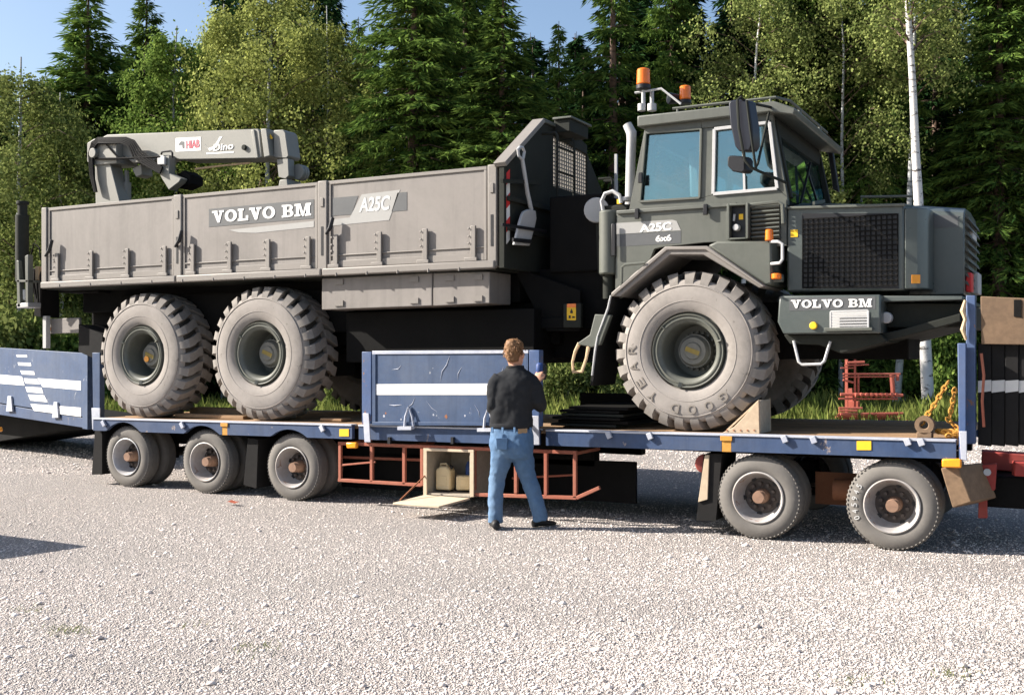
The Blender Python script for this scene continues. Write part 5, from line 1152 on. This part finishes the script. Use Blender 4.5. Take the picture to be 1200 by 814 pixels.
# canisters in the tool box
bx0, bz0 = P(499, 577, 0)
def canister(name, x, y, z, w, d, h, rot, mat, label, cap='black', lying=False):
    t = thing(name, label, 'canister', (x, y, z), 'canisters in the tool box'); t.rotation_euler = (0, R(90) if lying else 0, rot)
    pf = [(-w/2,0),(w/2,0),(w/2,h*.80),(w*.28,h),(-w*.15,h),(-w/2,h*.86)]
    o = MB().prism(pf, -d/2, d/2).build('body', M[mat], t, .018, local=True)
    MB().tube([(-w*.36,0,h*.88),(-w*.3,0,h*1.06),(w*.05,0,h*1.08),(w*.14,0,h*.99)], .013, 7).build('handle', M[mat], t, local=True)
    MB().cyl((w*.34,0,h*.90), (w*.42,0,h*1.0), .022, n=12).build('cap', M[cap], t, local=True)
    MB().prism([(-w*.28,h*.2),(w*.28,h*.2),(w*.28,h*.6),(-w*.28,h*.6)], -d/2-.004, -d/2+.004).build('pressed_panel', M[mat], t, .01, local=True)
canister('canister', bx0+.13, .18, bz0+.022, .17, .14, .25, .1, 'cream', 'cream plastic canister standing upright in the open tool box')
canister('canister', bx0+.25, .20, bz0+.10, .15, .14, .22, .5, 'cream', 'yellowed canister lying on its side behind the flap', 'decalgrey', True)
q = MB().cyl((bx0+.34,.3,bz0+.022), (bx0+.34,.3,bz0+.27), .035, .03, 12).cyl((bx0+.34,.3,bz0+.27), (bx0+.34,.3,bz0+.32), .03, .01, 12).build('bottle', M['navy'], None, .006); tag(q, 'small dark blue bottle at the back of the open tool box', 'bottle')
# red frames stacked beyond the trailer
RK0 = G(1000, 24.5); RKx = Vector((CS, SN, 0)); RKy = Vector((-SN, CS, 0))
RK = thing('steel_rack', 'brick red steel frames and pipes stacked on the grass behind the truck', 'steel rack', RK0)
def rp(px, py, d=24.5): return C(px, py, d)
def rbar(a, b, w, d=24.5, d2=None, name='frame_tube', rnd_=True):
    p, q = rp(*a, d), rp(*b, d2 or d); return (MB().tube([p, q], w, 7) if rnd_ else MB().bar(p, q, w*2, w*2)).build(name, M['brightred'], RK)
for a, b, w in (((992,496),(992,410),.030), ((1002,480),(1002,412),.022), ((1006,460),(1006,437),.02), ((1047,465),(1045,438),.045), ((1052,446),(1052,437),.03)): rbar(a, b, w, 24.5, None, 'post', False)
for a, b, w in (((988,438),(1055,438),.022), ((988,441.5),(1050,441),.016), ((992,425),(1013,424),.03), ((990,428),(1018,427),.018), ((985,462),(1058,463),.036), ((983,467),(1052,467),.022), ((985,431),(1000,431),.015), ((988,445),(1000,448),.025)): rbar(a, b, w, 24.3)
for i in range(7): rbar((982+rnd.uniform(-3,4), 485+i*1.2), (1050+rnd.uniform(-8,14), 484+i*1.5), .026, 24.1+.12*i, None, 'pipe')
for i in range(4): rbar((983,478+i*3), (1005+rnd.uniform(-4,6),478+i*3.4), .024, 24.0+.1*i, None, 'pipe')
for i in range(9): 
    x = 1003+i*6; q = rp(x, 462.5, 24.25); MB().cyl(q-RKx*.02, q+RKx*.02, .05, n=8).build('clamp', M['brightred'], RK)
rbar((1000,470),(1000,478),.12, 24.7, None, 'plate', False); rbar((996,455),(998,478),.05, 24.9, None, 'plate', False)
# red leaf and an off-frame car whose shadow falls in from the left
lf = G(272, CAM_H*F_PX/(592-HOR)); LF = MB()
LF.add([(lf.x-.09,lf.y,.03),(lf.x-.03,lf.y-.035,.045),(lf.x+.06,lf.y-.03,.03),(lf.x+.11,lf.y,.05),(lf.x+.05,lf.y+.03,.04),(lf.x-.04,lf.y+.035,.055),(lf.x,lf.y,.05)], [(0,1,6),(1,2,6),(2,3,6),(3,4,6),(4,5,6),(5,0,6)])
M['redleaf'] = paint('dry_red_leaf', (.20,.04,.015), .7, .3)
tag(LF.build('fallen_leaf', M['redleaf'], None, 0), 'dry reddish leaf lying on the gravel in front of the second trailer wheel', 'leaf')
hc = 1.42; tip = Vector((*((lambda d, r: (r*CS-d*SN, r*SN+d*CS+CAM_Y))(9.24, -3.6)), 0))
e1 = (G(0, 9.84)-tip).normalized(); e2 = (G(0, 8.63)-tip).normalized(); co = tip-Vector((sv.x, sv.y, 0))*(hc/-sv.z)
CAR = thing('parked_car', 'dark car parked just outside the left edge, casting its shadow on the gravel', 'car', (co.x, co.y, 0))
def cq(a, b, z): p = co+e1*a+e2*b; return (p.x, p.y, z)
cb = MB()
def crect(a0, a1, b0, b1, z): return [cq(a0,b0,z), cq(a1,b0,z), cq(a1,b1,z), cq(a0,b1,z)]
cb.rings([crect(-.35,4.0,-.12,1.62,.25), crect(-.38,4.05,-.15,1.65,.55), crect(-.3,3.95,-.12,1.62,.88)], 4); cb.build('body', M['carblue'], CAR, .06)
MB().rings([crect(-.15,3.1,-.08,1.58,.87), crect(.02,2.5,.0,1.5,1.36), crect(.0,2.45,.0,1.5,hc)], 4).build('cabin', M['carblue'], CAR, .03)
for a in (.5, 3.1):
    for b in (-.16, 1.55): MB().cyl(cq(a,b,.31), cq(a,b+.12,.31), .31, n=24).cyl(cq(a,b-.01,.31), cq(a,b+.13,.31), .18, n=18).build('wheel', M['black'], CAR, .02)
MB().rings([crect(-.115,2.9,-.095,1.595,.93), crect(.0,2.52,-.012,1.512,1.3)], 4).build('side_glass', M['black'], CAR)

# ------------------------------------------------------------------ the man
U = Vector((CS, SN, 0)); Fw = Vector((-SN, CS, 0)); UP = Vector((0,0,1)); DP = 10.2
MAN = thing('person', 'man with short brown hair in black sweater and blue jeans standing with his back turned', 'person', G(604, DP))
def mp_(px, py, dd=0.): return C(px, py, DP+dd)
S_ = DP/F_PX
def loft(mb, rs, n=18, sq=1.0):              # rs: (centre px, py, depth offset, half width m, half depth m[, roll])
    out = []
    for (px, py, dd, a, b, *tw) in rs:
        c = mp_(px, py, dd); rt = tw[0] if tw else 0; u = U*math.cos(rt)+Fw*math.sin(rt); f = Fw*math.cos(rt)-U*math.sin(rt); ring = []
        for i in range(n):
            t = 2*math.pi*i/n; cx, sx = math.cos(t), math.sin(t)
            ring.append(c+u*a*math.copysign(abs(cx)**sq, cx)+f*b*math.copysign(abs(sx)**sq, sx))
        out.append(ring)
    mb.rings(out, n); return mb
def limb(mb, pts, n=14):                     # pts: (point, radius)
    mb.tube([p for p, r in pts], [r for p, r in pts], n); return mb
def finish(mb, name, mat, par, vox=.012, sm=6, disp=None):
    o = mb.build(name, M[mat], par, 0, 180)
    r = o.modifiers.new('remesh', 'REMESH'); r.mode = 'VOXEL'; r.voxel_size = vox; r.use_smooth_shade = True
    s = o.modifiers.new('smooth', 'SMOOTH'); s.iterations = sm; s.factor = .5
    if disp:
        tx = bpy.data.textures.new(name+'_folds', 'CLOUDS'); tx.noise_scale = disp[1]; tx.noise_depth = 2
        dm = o.modifiers.new('folds', 'DISPLACE'); dm.texture = tx; dm.strength = disp[0]; dm.texture_coords = 'LOCAL'
    return o
rt = -.30
# body: head, neck, trunk, arms, hands, legs in one surface
b = MB()
loft(b, [(604,427.5,.0,.062,.066),(604,436,.0,.064,.066),(604,446,0,.10,.07)], 16)
HD_ = [(603.5,431.5,.05,.030,.030,-.5),(604,429.5,.035,.052,.068,-.5),(604,425,.022,.066,.088,-.5),(603.5,418,.012,.074,.097,-.5),(603,411,.004,.077,.100,-.5),(602.5,405,.0,.071,.092,-.5),(602,401.5,.0,.05,.066,-.5),(602,399.8,0,.02,.03,-.5)]
loft(b, HD_, 20)
fd = (Fw*math.cos(.5)+U*math.sin(.5)); sd = (U*math.cos(.5)-Fw*math.sin(.5)); hc_ = mp_(603.5, 416, .01)
b.rings([[hc_+fd*(.085+q*.028)+UP*(z+dz_)+sd*x for x, z in ((-.010*w_,-.02),(.010*w_,-.02),(.006*w_,.025),(-.006*w_,.025))] for q, w_, dz_ in ((0,1.6,0),(.6,1.2,-.004),(1,.7,-.012))], 4)       # nose
for s in (-1, 1):
    e = hc_+sd*s*.078-fd*.006; b.rings([[e+sd*s*(.004+.020*q)+fd*.017*math.cos(t)*(1-.25*q)+UP*(.032*math.sin(t)-.002) for t in np.linspace(0, 6.283, 11)[:-1]] for q in (0, 1)], 10)
loft(b, [(603,446,0,.19,.09,rt),(601,470,0,.17,.10,rt),(600,498,0,.15,.10,rt),(600,525,0,.165,.11,rt)], 18)
for pts in (((624,447),(633.5,474),(630,456)),): limb(b, [(mp_(*pts[0],.0),.04),(mp_(*pts[1],-.02),.028),(mp_(*pts[2],.10),.027),(mp_(629.5,450,.12),.026)])
limb(b, [(mp_(579,448),.04),(mp_(577,474,-.01),.028),(mp_(579,482,.16),.028),(mp_(585,483,.26),.026)])
def hand(wr, dirv, pal, curl, thumb):
    dirv = dirv.normalized(); side = dirv.cross(pal).normalized(); pn = pal.normalized()
    b.rings([[wr+dirv*l+side*w_*math.cos(t)+pn*h_*math.sin(t) for t in np.linspace(0, 6.283, 11)[:-1]] for l, w_, h_ in ((-.02,.026,.02),(.02,.034,.017),(.06,.041,.015),(.09,.040,.012))], 10)
    for i, ln in enumerate((.068,.078,.073,.056)):
        r0 = wr+dirv*.085+side*(.030-.020*i); d = dirv.copy(); pts = [(r0-dirv*.02, .0095), (r0, .0095)]
        for k_ in range(3): d = (d*math.cos(curl)+pn*math.sin(curl)); r0 = r0+d*ln*(.45,.32,.23)[k_]; pts.append((r0, .0090-.0009*k_))
        limb(b, pts, 8)
    t0 = wr+dirv*.03+side*.03*thumb; limb(b, [(t0,.012),(t0+dirv*.03+side*.022*thumb+pn*.012,.0115),(t0+dirv*.062+side*.02*thumb+pn*.032,.010)], 8)
hand(mp_(629.5,449,.12), UP+U*.15+Fw*.15, U*.35+Fw*.6, .55, -1)
hand(mp_(586,483,.27), U*.8+Fw*.5+UP*.25, Fw*.5-UP*.6, .45, 1)
for hip, kn, an in (((590,530),(583,560),(581.5,606)), ((611,530),(619,558),(632,604))): limb(b, [(mp_(*hip),.08),(mp_(*kn,.01),.052),(mp_(*an),.038)])
BD = finish(b, 'body', 'skin', MAN, .007, 4)
h = MB()
loft(h, [(601.2,424.5,-.035,.045,.045,-.5),(601,421,-.028,.062,.066,-.5),(601.4,415,-.020,.078,.083,-.5),(602,409,-.012,.086,.098,-.5),(602.4,403,-.004,.083,.106,-.5),(602.3,399,.002,.064,.088,-.5),(602.2,397,.004,.03,.045,-.5)], 20)
finish(h, 'hair', 'hair', MAN, .008, 2, (.022, .03))
hs = MB(); rh = random.Random(12); hcn = mp_(602, 410, -.005)
for i in range(230):
    a = rh.uniform(0, 6.283); e = rh.uniform(-.35, 1.45)
    dr = (U*math.cos(a)+Fw*math.sin(a))*math.cos(e)+UP*math.sin(e)
    if dr.dot(fd) > .62 and e < .75: continue
    p0 = hcn+Vector((dr.x*.083, dr.y*.083, dr.z*.098))+fd*(-.004)*(1-abs(dr.dot(fd))); dn = (UP*-.75+sd*rh.uniform(-.5,.9)+dr*rh.uniform(.15,.5)-fd*rh.uniform(0,.5)).normalized(); L = rh.uniform(.025,.055)
    hs.tube([p0-dr*.006, p0+dr*.007+dn*L*.5, p0+dr*.004+dn*L], [.0065,.0055,.0012], 5)
hs.build('hair_locks', M['hair'], MAN, 0, 80)['kind'] = 'stuff'
sw = MB()
loft(sw, [(604,428.5,-.005,.078,.075,rt),(603.5,432.5,-.005,.105,.085,rt),(602.5,437,-.005,.160,.10,rt),(601.5,443,-.005,.205,.115,rt),(600.5,453,-.005,.215,.13,rt),(599.5,466,0,.205,.138,rt),(599,480,0,.200,.135,rt),(599,492,0,.205,.135,rt),(599,499,0,.208,.135,rt),(599,501.5,0,.196,.125,rt)], 24, .85)
limb(sw, [(mp_(614,443,0),.085),(mp_(622,447,-.01),.082),(mp_(627.5,458,-.03),.074),(mp_(631,470,-.04),.072),(mp_(632.5,475,-.01),.070),(mp_(632.5,469,.05),.062),(mp_(631,460,.10),.052),(mp_(630,454.5,.12),.042)], 16)
limb(sw, [(mp_(586,443,0),.085),(mp_(580,449,-.01),.074),(mp_(578,462,-.02),.062),(mp_(577.5,474,-.02),.058),(mp_(578,480,.03),.055),(mp_(579,483,.15),.048),(mp_(584,483.5,.24),.040)], 16)
finish(sw, 'sweater', 'sweater', MAN, .011, 7, (.034, .15))
def band(px, py, dd, a, b_, h_, name, mat, sq=.85):
    m_ = MB(); loft(m_, [(px, py+h_/2, dd, a, b_, rt), (px, py+h_/4, dd, a+.006, b_+.006, rt), (px, py-h_/4, dd, a+.006, b_+.006, rt), (px, py-h_/2, dd, a, b_, rt)], 28, sq); return m_.build(name, M[mat], MAN, 0, 70)
band(599, 498.5, 0, .199, .129, 6, 'sweater_hem', 'sweater'); band(603.8, 429.6, -.004, .080, .078, 3, 'collar', 'sweater', 1)
j = MB()
loft(j, [(599.5,499,0,.185,.115,rt),(599.5,504,0,.198,.125,rt),(599.5,513,-.005,.208,.14,rt),(599.5,522,-.01,.212,.148,rt),(600,530,-.005,.206,.14,rt),(601,536,0,.185,.12,rt)], 24, .8)
limb(j, [(mp_(588.5,522,0),.10),(mp_(587.5,536,0),.104),(mp_(584.5,550,.01),.088),(mp_(582.5,562,.015),.077),(mp_(581.2,575,0),.074),(mp_(580.8,592,-.01),.070),(mp_(580.8,606,-.01),.071),(mp_(580.8,612,-.005),.073)], 18)
limb(j, [(mp_(611.5,522,0),.10),(mp_(612.5,536,0),.104),(mp_(616,550,.01),.088),(mp_(619.8,562,.015),.078),(mp_(624.5,575,.01),.075),(mp_(629.5,592,.0),.071),(mp_(632.8,604,.0),.072),(mp_(633.8,610,.0),.074)], 18)
finish(j, 'jeans', 'jeans', MAN, .011, 5, (.022, .08))
MB().hexa([mp_(*p_, dd) for p_, dd in (((607,508),-.16),((618,507),-.13),((618,507),-.11),((607,508),-.13),((607,502.5),-.155),((618,501.5),-.125),((618,501.5),-.10),((607,502.5),-.12))]).build('leather_patch', M['leather'], MAN, .003)
MB().hexa([mp_(*p_, dd) for p_, dd in (((582,526),-.158),((594,527),-.168),((594,527),-.12),((582,526),-.12),((581,513),-.150),((595,513),-.158),((595,513),-.12),((581,513),-.12))]).build('back_pocket', M['jeans'], MAN, .004)
for px in (577, 589, 603, 622): MB().bar(mp_(px, 500.5, -.155 if 580 < px < 618 else -.11), mp_(px, 507, -.165 if 580 < px < 618 else -.12), .012, .02).build('belt_loop', M['jeans'], MAN)
def shoe(px, py, dd, dirv):
    c = mp_(px, py, dd); c.z = 0; d = dirv.normalized(); s = d.cross(UP); m_ = MB(); rs_ = []
    for l, w_, h_ in ((-.07,.028,.07),(-.055,.037,.085),(.0,.040,.09),(.06,.043,.07),(.12,.047,.05),(.17,.043,.04),(.20,.022,.028)):
        rs_.append([c+d*l+s*w_*math.cos(t)+UP*(h_/2+.004+h_/2*math.sin(t)) for t in np.linspace(0, 6.283, 13)[:-1]])
    m_.rings(rs_, 12).build('shoe', M['shoe'], MAN, 0, 60)
shoe(580.5, 614, -.08, Fw*.9-U*.12); shoe(631.5, 612, .06, U*.75+Fw*.55)
HO = thing('handheld_radio', 'small dark blue rounded object held up in the raised hand of the man', 'handheld object', mp_(633, 436, .15))
q = mp_(633, 434, .17)
hb = MB(); hb.rings([[q+UP*z+U*a*math.cos(t)+Fw*b_*math.sin(t) for t in np.linspace(0, 6.283, 15)[:-1]] for z, a, b_ in ((-.075,.02,.02),(-.06,.034,.03),(0,.042,.034),(.055,.040,.032),(.075,.024,.02))], 14)
hb.build('casing', M['navy'], HO, 0, 60); hb2 = MB(); hb2.rings([[q+U*.034+UP*z+U*a*math.cos(t)+Fw*b_*math.sin(t) for t in np.linspace(0, 6.283, 15)[:-1]] for z, a, b_ in ((-.09,.018,.018),(-.07,.026,.026),(0,.030,.03),(.05,.028,.028),(.07,.016,.016))], 14)
hb2.build('dark_back', M['black'], HO, 0, 60)
